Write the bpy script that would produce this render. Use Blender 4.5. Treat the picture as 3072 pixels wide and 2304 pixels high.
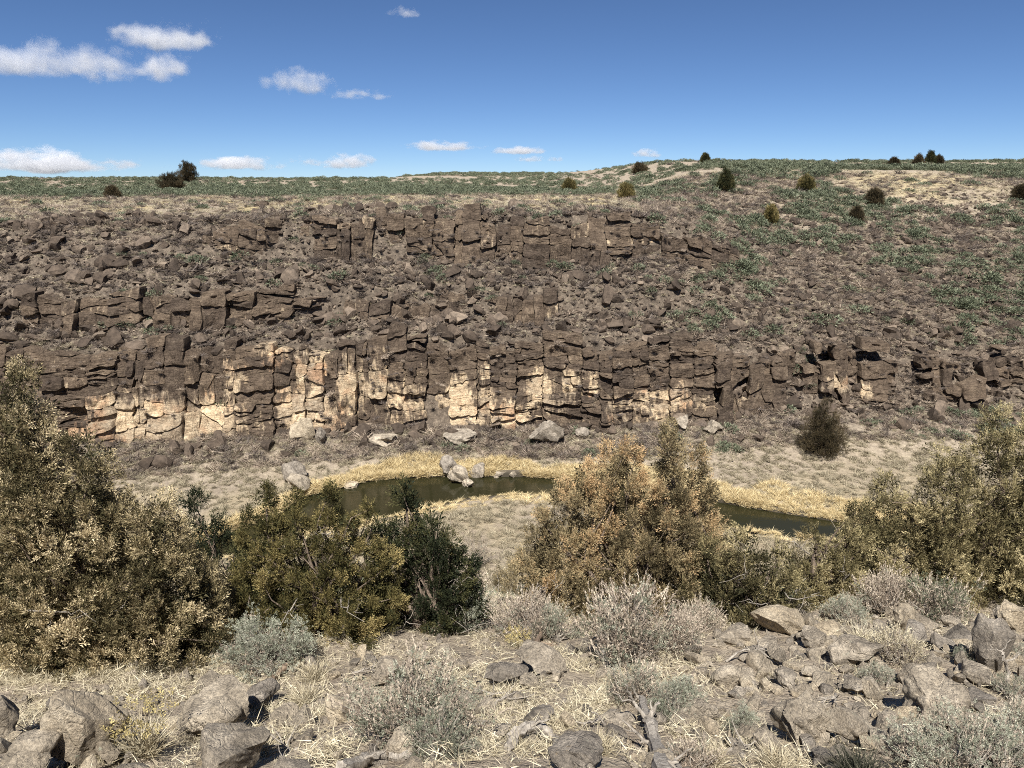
import bpy, bmesh, math, time
import numpy as np
from mathutils import Vector, noise as mnoise

T0 = time.time()
for o in list(bpy.data.objects):
    bpy.data.objects.remove(o)
S = bpy.context.scene
COL = S.collection
R = math.radians

# ------------------------------------------------------------------ camera, sky, sun, exposure
PITCH, FPX = 15.1, 745.0
cam_d = bpy.data.cameras.new('camera')
cam = bpy.data.objects.new('camera', cam_d)
COL.objects.link(cam)
cam.location = (0, 0, 0)
cam.rotation_euler = (R(90 - PITCH), 0, 0)
cam_d.sensor_width = 36
cam_d.lens = 36 * FPX / 1024
cam_d.clip_start = 0.1
cam_d.clip_end = 60000
S.camera = cam

SUN_EL, SUN_AZ = 55.0, 7.0
W = bpy.data.worlds.new('World')
S.world = W
W.use_nodes = True
wn = W.node_tree
bg = wn.nodes['Background']
sky = wn.nodes.new('ShaderNodeTexSky')
sky.sky_type = 'NISHITA'
sky.sun_disc = False
sky.sun_elevation = R(SUN_EL)
sky.sun_rotation = R(180 + SUN_AZ)
sky.altitude = 1300
sky.air_density = 0.6
sky.dust_density = 0.0
sky.ozone_density = 8.0
wn.links.new(sky.outputs[0], bg.inputs[0])
bg.inputs[1].default_value = 0.06

sun_d = bpy.data.lights.new('sun', 'SUN')
sun_d.energy = 5.0
sun_d.angle = R(0.53)
sun_d.color = (1.0, 0.965, 0.91)
sun = bpy.data.objects.new('sun', sun_d)
COL.objects.link(sun)
sun.location = (0, -30, 60)
sun.rotation_euler = (R(90 - SUN_EL), 0, R(-SUN_AZ))

S.view_settings.view_transform = 'Standard'
S.view_settings.look = 'None'
S.view_settings.exposure = 0.75
S.view_settings.gamma = 1.0
S.view_settings.use_curve_mapping = False
S.render.engine = 'CYCLES'
S.cycles.max_bounces = 8
S.cycles.diffuse_bounces = 2
S.cycles.glossy_bounces = 2
S.cycles.transmission_bounces = 2
S.cycles.transparent_max_bounces = 8
S.cycles.volume_bounces = 6
S.cycles.use_denoising = False
S.cycles.denoiser = 'OPENIMAGEDENOISE'
S.cycles.denoising_input_passes = 'RGB_ALBEDO_NORMAL'
S.cycles.denoising_prefilter = 'ACCURATE'
S.cycles.use_adaptive_sampling = True
S.cycles.adaptive_threshold = 0.015
S.cycles.filter_width = 1.0

# ------------------------------------------------------------------ noise helpers
def table(seed):
    return np.random.default_rng(seed).random((256, 256))
_TAB = [table(k) for k in range(6)]

def vnoise(x, y, k=0):
    x = np.asarray(x, float); y = np.asarray(y, float)
    xi = np.floor(x); yi = np.floor(y)
    fx = x - xi; fy = y - yi
    fx = fx * fx * (3 - 2 * fx); fy = fy * fy * (3 - 2 * fy)
    xi = xi.astype(np.int64) & 255; yi = yi.astype(np.int64) & 255
    x1 = (xi + 1) & 255; y1 = (yi + 1) & 255
    t = _TAB[k % 6]
    return ((t[xi, yi] * (1 - fx) + t[x1, yi] * fx) * (1 - fy) + (t[xi, y1] * (1 - fx) + t[x1, y1] * fx) * fy)

def fbm(x, y, k=0, octv=4):
    a, s, n = 0.5, 0.0, 0.0
    for i in range(octv):
        s = s + a * vnoise(np.asarray(x) * 2 ** i + 17.3 * i, np.asarray(y) * 2 ** i + 5.1 * i, k + i)
        n += a; a *= 0.5
    return s / n

def sstep(a, b, x):
    t = np.clip((np.asarray(x, float) - a) / (b - a), 0, 1)
    return t * t * (3 - 2 * t)

# ------------------------------------------------------------------ object helpers
def tag(o, label=None, cat=None, group=None, kind=None):
    if label: o['label'] = label
    if cat: o['category'] = cat
    if group: o['group'] = group
    if kind: o['kind'] = kind
    return o

def mesh(name, V, F, mat=None, sharp=None, attrs=None):
    """V (n,3); F list of index arrays, each (m,k) of one polygon size k"""
    me = bpy.data.meshes.new(name)
    V = np.ascontiguousarray(V, dtype=np.float32)
    F = [np.asarray(f, dtype=np.int32) for f in F if len(f)]
    me.vertices.add(len(V))
    me.vertices.foreach_set('co', V.ravel())
    nl = sum(f.size for f in F); npoly = sum(len(f) for f in F)
    me.loops.add(nl); me.polygons.add(npoly)
    me.loops.foreach_set('vertex_index', np.concatenate([f.ravel() for f in F]))
    st, off = [], 0
    for f in F:
        st.append(off + np.arange(len(f)) * f.shape[1]); off += f.size
    me.polygons.foreach_set('loop_start', np.concatenate(st).astype(np.int32))
    if attrs:
        for an, av in attrs.items():
            a = me.attributes.new(an, 'FLOAT', 'POINT')
            a.data.foreach_set('value', np.ascontiguousarray(av, dtype=np.float32))
    me.update(calc_edges=True)
    me.validate()
    if sharp is not None:
        me.polygons.foreach_set('use_smooth', np.ones(npoly, dtype=bool))
        me.set_sharp_from_angle(angle=R(sharp))
    if mat: me.materials.append(mat)
    return me

def link(name, data, parent=None, loc=(0, 0, 0), rot=(0, 0, 0), scl=(1, 1, 1)):
    o = bpy.data.objects.new(name, data)
    COL.objects.link(o)
    o.location = loc; o.rotation_euler = rot; o.scale = scl
    if parent: o.parent = parent
    return o

def empty(name, loc):
    o = bpy.data.objects.new(name, None)
    o.empty_display_size = 0.2
    COL.objects.link(o); o.location = loc
    return o

# ------------------------------------------------------------------ materials
class NT:
    def __init__(self, name):
        self.m = bpy.data.materials.new(name); self.m.use_nodes = True
        self.t = self.m.node_tree; self.n = self.t.nodes; self.l = self.t.links
        self.b = self.n['Principled BSDF']; self.out = self.n['Material Output']
        self.b.inputs['Specular IOR Level'].default_value = 0.15
        self.b.inputs['Roughness'].default_value = 0.9
    def add(self, t, **kw):
        x = self.n.new(t)
        for k, v in kw.items(): setattr(x, k, v)
        return x
    def put(self, x, sock):
        if hasattr(x, 'is_output'): self.l.new(x, sock)
        elif x is not None: sock.default_value = x
    def noise(self, vec, scale, detail=4, rough=0.6, dim='3D', w=None, dist=0):
        x = self.add('ShaderNodeTexNoise', noise_dimensions=dim)
        self.l.new(vec, x.inputs['Vector'])
        x.inputs['Scale'].default_value = scale; x.inputs['Detail'].default_value = detail
        x.inputs['Roughness'].default_value = rough; x.inputs['Distortion'].default_value = dist
        if w is not None: self.put(w, x.inputs['W'])
        return x.outputs['Fac']
    def mul(self, vec, s):
        x = self.add('ShaderNodeVectorMath', operation='MULTIPLY')
        self.l.new(vec, x.inputs[0]); x.inputs[1].default_value = s
        return x.outputs[0]
    def math(self, op, a, b=None, c=None, clamp=False):
        x = self.add('ShaderNodeMath', operation=op, use_clamp=clamp)
        for i, v in enumerate((a, b, c)):
            if v is not None: self.put(v, x.inputs[i])
        return x.outputs[0]
    def ramp(self, fac, stops):
        x = self.add('ShaderNodeValToRGB')
        e = x.color_ramp.elements
        while len(e) < len(stops): e.new(0.5)
        for i, (p, c) in enumerate(stops):
            e[i].position = p
            e[i].color = (c[0], c[1], c[2], 1) if hasattr(c, '__len__') else (c, c, c, 1)
        self.l.new(fac, x.inputs[0])
        return x.outputs[0]
    def mix(self, fac, a, b, blend='MIX'):
        x = self.add('ShaderNodeMix', data_type='RGBA', blend_type=blend)
        self.put(fac, x.inputs[0])
        for v, s in ((a, x.inputs[6]), (b, x.inputs[7])):
            self.put(v if hasattr(v, 'is_output') else (v[0], v[1], v[2], 1), s)
        return x.outputs[2]
    def step(self, a, b, x):
        m = self.add('ShaderNodeMapRange', interpolation_type='SMOOTHSTEP')
        self.put(x, m.inputs[0]); m.inputs[1].default_value = a; m.inputs[2].default_value = b
        return m.outputs[0]
    def bump(self, h, strength, dist):
        x = self.add('ShaderNodeBump')
        x.inputs['Strength'].default_value = strength; x.inputs['Distance'].default_value = dist
        self.l.new(h, x.inputs['Height']); self.l.new(x.outputs[0], self.b.inputs['Normal'])
    def attr(self, name):
        return self.add('ShaderNodeAttribute', attribute_name=name).outputs['Fac']
    @property
    def pos(self): return self.add('ShaderNodeNewGeometry').outputs['Position']
    @property
    def obj(self): return self.add('ShaderNodeTexCoord').outputs['Object']
    @property
    def rnd(self): return self.add('ShaderNodeObjectInfo').outputs['Random']
    def base(self, c):
        self.put(c if hasattr(c, 'is_output') else (c[0], c[1], c[2], 1), self.b.inputs['Base Color'])

def m_ground():
    n = NT('ground_soil'); p = n.pos
    a = n.noise(p, 0.35, 6, 0.65); b = n.noise(p, 3.5, 5, 0.7); c = n.noise(p, 24, 3, 0.7)
    soil = n.ramp(a, [(0.3, (0.26, 0.215, 0.165)), (0.5, (0.35, 0.295, 0.228)), (0.7, (0.43, 0.37, 0.285))])
    lit = n.ramp(b, [(0.35, (0.17, 0.138, 0.108)), (0.5, (0.33, 0.277, 0.21)), (0.68, (0.5, 0.43, 0.32))])
    col = n.mix(0.55, soil, lit)
    peb = n.ramp(c, [(0.3, (0.5, 0.48, 0.47)), (0.7, (1.35, 1.33, 1.3))])
    col = n.mix(0.8, col, peb, 'MULTIPLY')
    straw = n.attr('straw')
    sc = n.ramp(n.noise(p, 1.6, 5, 0.7), [(0.35, (0.3, 0.23, 0.13)), (0.65, (0.6, 0.5, 0.27))])
    col = n.mix(straw, col, sc)
    dark = n.attr('rocky')
    dc = n.ramp(n.noise(p, 2.6, 6, 0.8), [(0.34, (0.045, 0.035, 0.027)), (0.5, (0.1, 0.079, 0.06)), (0.68, (0.27, 0.215, 0.16))])
    col = n.mix(dark, col, dc)
    wet = n.attr('wet')
    col = n.mix(wet, col, (0.05, 0.042, 0.03))
    n.base(col)
    n.bump(n.math('ADD', b, n.math('MULTIPLY', c, 0.35)), 0.9, 0.12)
    return n.m

def m_cliff():
    n = NT('cliff_rock'); p = n.pos
    var = n.ramp(n.noise(p, 1.3, 6, 0.7), [(0.3, (0.065, 0.048, 0.036)), (0.52, (0.12, 0.09, 0.066)), (0.72, (0.19, 0.148, 0.108))])
    lich = n.step(0.58, 0.7, n.noise(p, 2.6, 5, 0.7))
    var = n.mix(n.math('MULTIPLY', lich, 0.5), var, (0.24, 0.185, 0.13))
    pale = n.ramp(n.noise(p, 2.1, 5, 0.65), [(0.3, (0.36, 0.265, 0.175)), (0.5, (0.5, 0.39, 0.262)), (0.7, (0.64, 0.525, 0.37))])
    rust = n.step(0.55, 0.68, n.noise(p, 0.35, 3, 0.5))
    pale = n.mix(n.math('MULTIPLY', rust, 0.6), pale, (0.48, 0.27, 0.15))
    streak = n.noise(n.mul(p, (2.4, 2.4, 0.22)), 1.0, 5, 0.65)
    a = n.attr('pale')
    f = n.math('ADD', a, n.math('MULTIPLY', n.math('SUBTRACT', streak, 0.5), 1.5))
    f = n.step(0.36, 0.66, f)
    tone = n.attr('tone')
    col = n.mix(f, var, pale)
    col = n.mix(1.0, col, n.ramp(tone, [(0, (0.7, 0.7, 0.72)), (1, (1.3, 1.28, 1.22))]), 'MULTIPLY')
    n.base(col)
    h = n.noise(p, 3.0, 8, 0.7)
    bed = n.noise(n.mul(p, (0.35, 0.35, 3.2)), 1.0, 4, 0.6, dist=0.4)
    ver = n.noise(n.mul(p, (2.2, 2.2, 0.3)), 1.0, 3, 0.6, dist=0.5)
    crk = n.math('ADD', n.step(0.0, 0.035, n.math('ABSOLUTE', n.math('SUBTRACT', bed, 0.5))), n.step(0.0, 0.02, n.math('ABSOLUTE', n.math('SUBTRACT', ver, 0.52))))
    n.bump(n.math('ADD', h, n.math('MULTIPLY', crk, 0.14)), 1.0, 0.26)
    return n.m

def m_talus():
    n = NT('basalt_rock'); p = n.pos; r = n.rnd
    base = n.ramp(r, [(0, (0.055, 0.043, 0.034)), (0.5, (0.085, 0.066, 0.051)), (0.85, (0.125, 0.098, 0.076)), (1.0, (0.2, 0.16, 0.122))])
    v = n.ramp(n.noise(p, 2.2, 6, 0.7), [(0.3, (0.55, 0.55, 0.56)), (0.7, (1.5, 1.46, 1.4))])
    col = n.mix(1, base, v, 'MULTIPLY')
    n.base(col)
    n.bump(n.noise(p, 4, 6, 0.7), 0.8, 0.12)
    return n.m

def m_boulder(name, c1, c2, c3, lichen=0.5):
    n = NT(name); p = n.pos; r = n.rnd
    a = n.noise(p, 3.2, 7, 0.7)
    col = n.ramp(a, [(0.3, c1), (0.5, c2), (0.68, c3)])
    sp = n.ramp(n.noise(p, 38, 4, 0.7), [(0.35, (0.55, 0.55, 0.56)), (0.65, (1.35, 1.33, 1.28))])
    col = n.mix(0.85, col, sp, 'MULTIPLY')
    col = n.mix(1, col, n.ramp(r, [(0, (0.75, 0.75, 0.77)), (1, (1.25, 1.22, 1.15))]), 'MULTIPLY')
    lf = n.step(0.62, 0.68, n.noise(p, 5.5, 6, 0.72, '4D', n.math('MULTIPLY', r, 20)))
    lcol = n.ramp(n.noise(p, 20, 3), [(0.35, (0.30, 0.31, 0.22)), (0.65, (0.46, 0.46, 0.36))])
    col = n.mix(n.math('MULTIPLY', lf, lichen), col, lcol)
    of = n.step(0.66, 0.70, n.noise(p, 9, 5, 0.7, '4D', n.math('ADD', n.math('MULTIPLY', r, 9), 3)))
    col = n.mix(n.math('MULTIPLY', of, lichen * 0.7), col, (0.40, 0.27, 0.12))
    n.base(col)
    cr = n.add('ShaderNodeTexVoronoi', feature='DISTANCE_TO_EDGE')
    wv = n.add('ShaderNodeVectorMath', operation='ADD')
    nn = n.add('ShaderNodeTexNoise'); n.l.new(p, nn.inputs['Vector']); nn.inputs['Scale'].default_value = 4
    n.l.new(p, wv.inputs[0]); n.l.new(n.mul(nn.outputs['Color'], (0.4, 0.4, 0.4)), wv.inputs[1])
    n.l.new(wv.outputs[0], cr.inputs['Vector']); cr.inputs['Scale'].default_value = 3.2
    crack = n.step(0.0, 0.035, cr.outputs['Distance'])
    h = n.math('ADD', n.math('ADD', n.noise(p, 9, 8, 0.72), n.math('MULTIPLY', n.noise(p, 55, 4, 0.75), .35)), n.math('MULTIPLY', crack, 0.14))
    n.bump(h, 1.0, 0.085)
    return n.m

def m_leaf(name, stops, transl=0.12, amt=1.0):
    """foliage: colour picked per leaf spray from the 'tint' attribute plus a per-object shift"""
    n = NT(name)
    t = n.attr('tint'); r = n.rnd
    f = n.math('ADD', t, n.math('MULTIPLY', n.math('SUBTRACT', r, 0.5), 0.35 * amt), clamp=True)
    col = n.ramp(f, stops)
    n.base(col)
    n.b.inputs['Roughness'].default_value = 0.75
    tr = n.add('ShaderNodeBsdfTranslucent'); n.l.new(col, tr.inputs[0])
    mx = n.add('ShaderNodeMixShader'); mx.inputs[0].default_value = transl
    n.l.new(n.b.outputs[0], mx.inputs[1]); n.l.new(tr.outputs[0], mx.inputs[2])
    n.l.new(mx.outputs[0], n.out.inputs['Surface'])
    return n.m

def m_wood(name, c1, c2):
    n = NT(name); o = n.obj
    g = n.noise(n.mul(o, (14, 14, 3)), 2.0, 6, 0.7, dist=0.6)
    col = n.ramp(g, [(0.3, c1), (0.7, c2)])
    n.base(col); n.bump(g, 0.8, 0.03)
    return n.m

def m_water():
    n = NT('river_water')
    n.base((0.022, 0.021, 0.009))
    n.b.inputs['Roughness'].default_value = 0.06
    n.b.inputs['Specular IOR Level'].default_value = 0.5
    n.b.inputs['IOR'].default_value = 1.33
    n.bump(n.noise(n.mul(n.pos, (1.0, 2.2, 1)), 1.4, 4, 0.6), 0.12, 0.06)
    return n.m

M = dict(
    ground=m_ground(), cliff=m_cliff(), talus=m_talus(), water=m_water(),
    boulder=m_boulder('boulder_brown', (0.15, 0.131, 0.108), (0.34, 0.297, 0.242), (0.55, 0.487, 0.4)),
    boulder_pale=m_boulder('boulder_tan', (0.22, 0.185, 0.142), (0.41, 0.35, 0.268), (0.58, 0.51, 0.4), 0.8),
    juniper_straw=m_leaf('juniper_straw_foliage', [(0, (0.024, 0.026, 0.012)), (0.38, (0.1, 0.083, 0.04)), (0.66, (0.32, 0.258, 0.138)), (1, (0.68, 0.56, 0.35))]),
    juniper_olive=m_leaf('juniper_olive_foliage', [(0, (0.026, 0.029, 0.011)), (0.38, (0.1, 0.086, 0.032)), (0.68, (0.235, 0.192, 0.076)), (1, (0.42, 0.33, 0.145))]),
    juniper_green=m_leaf('juniper_green_foliage', [(0, (0.015, 0.02, 0.01)), (0.5, (0.045, 0.05, 0.022)), (0.8, (0.1, 0.095, 0.038)), (1, (0.2, 0.165, 0.07))]),
    juniper_rust=m_leaf('juniper_rusty_foliage', [(0, (0.045, 0.038, 0.02)), (0.33, (0.18, 0.142, 0.076)), (0.66, (0.4, 0.32, 0.18)), (1, (0.56, 0.38, 0.2))]),
    juniper_tan=m_leaf('juniper_tan_foliage', [(0, (0.033, 0.032, 0.015)), (0.36, (0.145, 0.122, 0.058)), (0.66, (0.35, 0.292, 0.15)), (1, (0.58, 0.49, 0.28))]),
    juniper_far=m_leaf('juniper_far_foliage', [(0, (0.03, 0.026, 0.014)), (0.5, (0.075, 0.058, 0.032)), (1, (0.15, 0.115, 0.065))]),
    sage=m_leaf('sage_leaf', [(0, (0.12, 0.13, 0.09)), (0.5, (0.27, 0.28, 0.205)), (1, (0.46, 0.46, 0.36))]),
    sage_far=m_leaf('sage_far_leaf', [(0, (0.07, 0.083, 0.05)), (0.5, (0.152, 0.17, 0.108)), (1, (0.3, 0.315, 0.215))]),
    brush=m_leaf('dry_twig', [(0, (0.13, 0.1, 0.078)), (0.5, (0.3, 0.236, 0.18)), (1, (0.58, 0.48, 0.37))]),
    brush_dark=m_leaf('dark_twig', [(0, (0.075, 0.06, 0.05)), (0.5, (0.15, 0.12, 0.1)), (1, (0.25, 0.21, 0.18))]),
    plume=m_leaf('seed_plume', [(0, (0.22, 0.175, 0.14)), (0.5, (0.41, 0.34, 0.268)), (1, (0.66, 0.57, 0.44))]),
    grass=m_leaf('dry_grass', [(0, (0.27, 0.222, 0.145)), (0.5, (0.49, 0.425, 0.29)), (1, (0.73, 0.66, 0.485))]),
    reed=m_leaf('straw_reed', [(0, (0.38, 0.285, 0.15)), (0.5, (0.66, 0.525, 0.285)), (1, (0.88, 0.75, 0.46))]),
    floor_grass=m_leaf('grey_grass', [(0, (0.15, 0.125, 0.085)), (0.5, (0.32, 0.275, 0.19)), (1, (0.52, 0.455, 0.32))]),
    tuft_dark=m_leaf('dark_tuft', [(0, (0.03, 0.032, 0.022)), (0.5, (0.06, 0.06, 0.042)), (1, (0.16, 0.145, 0.1))]),
    rabbit=m_leaf('rabbitbrush_tip', [(0, (0.3, 0.24, 0.1)), (0.5, (0.5, 0.41, 0.19)), (1, (0.66, 0.55, 0.24))]),
    bark=m_wood('juniper_bark', (0.10, 0.075, 0.055), (0.27, 0.21, 0.16)),
    grey_wood=m_wood('weathered_wood', (0.16, 0.135, 0.11), (0.5, 0.45, 0.38)),
    brown_wood=m_wood('brown_wood', (0.13, 0.09, 0.06), (0.38, 0.29, 0.21)),
)

# ------------------------------------------------------------------ the shape of the canyon
_sx = np.linspace(-400, 400, 1601)
_sh = np.interp(_sx, [-90, -45, -31, -20, -10, 8, 16, 33, 60, 100], [-5, -4.5, -4, -1.5, 0, 0, 1.2, 4, 6, 7])
_k = np.hanning(25); _k /= _k.sum()
_sh = np.convolve(np.pad(_sh, 12, mode='edge'), _k, 'valid')

def shift(x):
    return np.interp(x, _sx, _sh) + 1.4 * (fbm(np.asarray(x) * 0.09 + 40, 0 * np.asarray(x) + 3.3, 2, 3) - 0.5)

NEAR = ([-4000, -300, -40, -8, -1, 0.4, 2, 4.2, 6, 8, 10.5, 12.5, 16, 33, 36, 44, 47.4],
        [30, 8, 1, -1.2, -1.62, -1.7, -2.65, -3.92, -4.9, -5.75, -6.75, -7.6, -10.0, -20.55, -21.0, -21.7, -22.1])
WC = [47.4, 55.2, 57, 63.2, 65.8, 68.5, 69.6, 73.6, 75.2, 77, 85, 100, 140, 220, 260, 400, 4000]
ZC = [-22.1, -22.2, -21.9, -20.6, -13.2, -11.7, -9.1, -7.0, -3.2, -2.9, -2.5, -1.9, 0.0, 2.7, 2.9, 0.0, -60]
WL = [47.4, 55.2, 57, 63.2, 65.8, 68.5, 69.6, 77, 85, 110, 150, 190, 260, 400, 4000]
ZL = [-22.1, -22.2, -21.9, -20.6, -13.4, -11.5, -9.5, -3.6, -2.8, -1.6, 0.5, 0.9, 0.2, -3, -60]
WR = [47.4, 55.2, 57, 61.8, 66.3, 68.5, 75, 85, 95, 110, 130, 150, 260, 400, 4000]
ZR = [-22.1, -22.2, -21.6, -20.2, -14.6, -12.8, -8.8, -4.4, -1.2, 1.8, 3.5, 4.0, 3.8, 0, -60]

def px_ray(X, Y):
    a = R(PITCH); u = (X - 512) / FPX; v = -(Y - 384) / FPX
    d = np.array([u, math.cos(a) + v * math.sin(a), -math.sin(a) + v * math.cos(a)])
    return d
def px_plane(X, Y, z):
    d = px_ray(X, Y); return d * (z / d[2])

WATER_Z = -22.45
far_px = [(-400, 700), (-150, 640), (60, 585), (200, 545), (262, 520), (290, 507), (300, 498), (330, 492), (350, 485), (380, 480), (430, 477), (520, 477), (560, 479), (630, 488), (700, 499), (760, 510), (830, 521), (900, 532), (1100, 566), (1400, 620)]
near_px = [(-400, 730), (-150, 664), (60, 610), (200, 572), (262, 548), (290, 537), (340, 529), (370, 523), (400, 517), (430, 509), (470, 499), (520, 495), (560, 497), (630, 510), (700, 527), (760, 534), (830, 542), (900, 552), (1100, 584), (1400, 640)]
fp = np.array([px_plane(X, Y, WATER_Z) for X, Y in far_px]); npx = np.array([px_plane(X, Y, WATER_Z) for X, Y in near_px])
def river_edges(x):
    return np.interp(x, npx[:, 0], npx[:, 1]), np.interp(x, fp[:, 0], fp[:, 1])

def profile(x, w):
    x = np.asarray(x, float); w = np.asarray(w, float)
    zn = np.interp(w, NEAR[0], NEAR[1])
    c = np.interp(w, WC, ZC); l = np.interp(w, WL, ZL); r = np.interp(w, WR, ZR)
    a = sstep(12, 30, x); b = sstep(-20, -33, x)
    f = c * (1 - a) * (1 - b) + r * a + l * b * (1 - a)
    return np.where(w < 47.4, zn, f)

def to_w(x, y):
    return y - shift(x) * sstep(46, 62, y)

def ground(x, y):
    x = np.asarray(x, float); y = np.asarray(y, float)
    w = to_w(x, y)
    z = profile(x, w)
    near = sstep(40, 20, y)
    z = z + near * (0.5 * (fbm(x * 0.35 + 9, y * 0.35, 0, 4) - 0.5) + 0.16 * (vnoise(x * 2.2, y * 2.2, 3) - 0.5))
    # the near rim dips a little towards the left
    z = z - near * 0.028 * np.clip(-x - 3, 0, 12) * sstep(2, 7, y)
    tal = sstep(55, 62, w) * sstep(120, 80, w) * (1 - .85 * sstep(61.6, 62.6, w) * sstep(66.6, 65.4, w))
    z = z + tal * (0.9 * (fbm(x * 0.3, y * 0.3, 1, 4) - 0.5) + 0.35 * (vnoise(x * 1.1, y * 1.1, 4) - 0.5))
    pl = sstep(80, 120, w)
    z = z + pl * (0.7 * (fbm(x * 0.05, y * 0.05, 5, 3) - 0.5))
    z = z + sstep(20, 40, y) * sstep(62, 55, w) * 0.35 * (fbm(x * 0.4, y * 0.4, 2, 3) - 0.5)
    n, f = river_edges(x)
    inside = np.minimum(y - n, f - y)
    bank = np.where(inside > -0.6, WATER_Z + 0.25 - np.clip((inside + 0.3) * 0.9, -0.3, 1.0), 99)
    return np.where(inside > -2.5, np.minimum(z, np.where(inside > -0.6, bank, WATER_Z + 0.12 + (-(inside + 0.6)) * 0.3)), z)

def at(X, Y, t0=2.0, t1=700.0):
    """where the sight line through a picture point first meets the terrain"""
    d = px_ray(X, Y)
    t = np.concatenate([np.arange(t0, 30, 0.03), np.arange(30, 130, 0.1), np.arange(130, t1, 0.6)])
    P = d[None] * t[:, None]
    h = P[:, 2] - np.maximum(ground(P[:, 0], P[:, 1]), WATER_Z - .12)
    i = np.argmax(h < 0)
    if h[i] >= 0: i = len(t) - 1
    p = P[i]
    return np.array([p[0], p[1], max(float(ground(p[0], p[1])), WATER_Z - .12)])

def dist_px(p):   # metres per pixel at a point
    a = R(PITCH)
    return (p[1] * math.cos(a) - p[2] * math.sin(a)) / FPX

def to_px(P):
    P = np.atleast_2d(P); a = R(PITCH)
    dep = P[:, 1] * math.cos(a) - P[:, 2] * math.sin(a)
    up = P[:, 1] * math.sin(a) + P[:, 2] * math.cos(a)
    dd = np.where(dep > 0.1, dep, 0.1)
    return 512 + FPX * P[:, 0] / dd, 384 - FPX * up / dd, dep

# ---- terrain sheet
def build_ground():
    dx = np.concatenate([np.arange(-78, 78.01, 0.5)])
    ex = 78 + np.cumsum(0.8 * 1.22 ** np.arange(0, 38)); ex = ex[ex < 4200]
    xs = np.concatenate([-ex[::-1], dx, ex])
    ys = np.concatenate([-np.geomspace(3500, 8, 22), np.arange(-6, 0, 1.0), np.arange(0, 15, 0.22), np.arange(15, 45, 0.7),
                         np.arange(45, 58, 0.3), np.arange(58, 81, 0.16), np.arange(81, 120, 0.8), np.geomspace(120, 4200, 110)])
    X, Y = np.meshgrid(xs, ys)
    # grid lines follow the bend of the far wall
    k = sstep(46, 62, Y) * sstep(150, 100, Y)
    Yb = Y + shift(X) * k
    Z = ground(X, Yb)
    w = to_w(X, Yb)
    nx, ny = len(xs), len(ys)
    V = np.stack([X, Yb, Z], -1).reshape(-1, 3)
    i = np.arange(nx * ny).reshape(ny, nx)
    F = np.stack([i[:-1, :-1], i[:-1, 1:], i[1:, 1:], i[1:, :-1]], -1).reshape(-1, 4)
    straw = np.zeros_like(X)
    nz = fbm(X * 0.12, Yb * 0.12, 3, 4)
    shelf = sstep(79, 84, w) * sstep(112, 96, w) * sstep(24, 12, X)
    straw = np.maximum(straw, shelf * sstep(0.42, 0.6, nz))
    rp = sstep(1, 0.5, np.hypot((X - 56) / 13, (w - 100) / 11)) * .6
    straw = np.maximum(straw, rp * sstep(0.3, 0.5, nz))
    straw = np.maximum(straw, 0.3 * sstep(58, 50, w) * sstep(24, 30, Yb) * sstep(0.3, 0.6, fbm(X * 0.3, Yb * 0.3, 1, 4)))
    rocky = sstep(56.5, 63, w) * sstep(90, 76, w + 8 * (fbm(X * .2, Yb * .2, 4, 3) - .5))
    n, f = river_edges(X)
    wet = sstep(-0.9, -0.3, np.minimum(Yb - n, f - Yb))
    me = mesh('canyon_terrain', V, [F], M['ground'], attrs=dict(straw=straw.ravel(), rocky=rocky.ravel() * 0.9, wet=wet.ravel()))
    me.polygons.foreach_set('use_smooth', np.ones(len(F), dtype=bool))
    return tag(link('canyon_ground', me), 'sloping canyon ground of tan soil, dry grass and rock', kind='structure')
build_ground()

def build_river():
    xs = np.arange(-90, 110, 0.8)
    n, f = river_edges(xs)
    n = n - 1.2; f = f + 1.2
    k = 8
    t = np.linspace(0, 1, k)
    V = np.stack([np.repeat(xs, k), (n[:, None] * (1 - t) + f[:, None] * t).ravel(), np.full(len(xs) * k, WATER_Z)], -1)
    i = np.arange(len(xs) * k).reshape(-1, k)
    F = np.stack([i[:-1, :-1], i[1:, :-1], i[1:, 1:], i[:-1, 1:]], -1).reshape(-1, 4)
    tag(link('river_water', mesh('river_water', V, [F], M['water'])), 'dark still olive river water on the canyon floor', kind='structure')
build_river()
print('ground', round(time.time() - T0, 1))

# ------------------------------------------------------------------ cliffs of fitted blocks
def clip_poly(P, n, d):
    """keep the part of polygon P with P.n <= d"""
    s = P @ n - d
    out = []
    m = len(P)
    for i in range(m):
        j = (i + 1) % m
        if s[i] <= 0: out.append(P[i])
        if (s[i] < 0) != (s[j] < 0) and abs(s[i] - s[j]) > 1e-12:
            t = s[i] / (s[i] - s[j]); out.append(P[i] + t * (P[j] - P[i]))
    return np.array(out) if out else np.zeros((0, 2))

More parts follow.
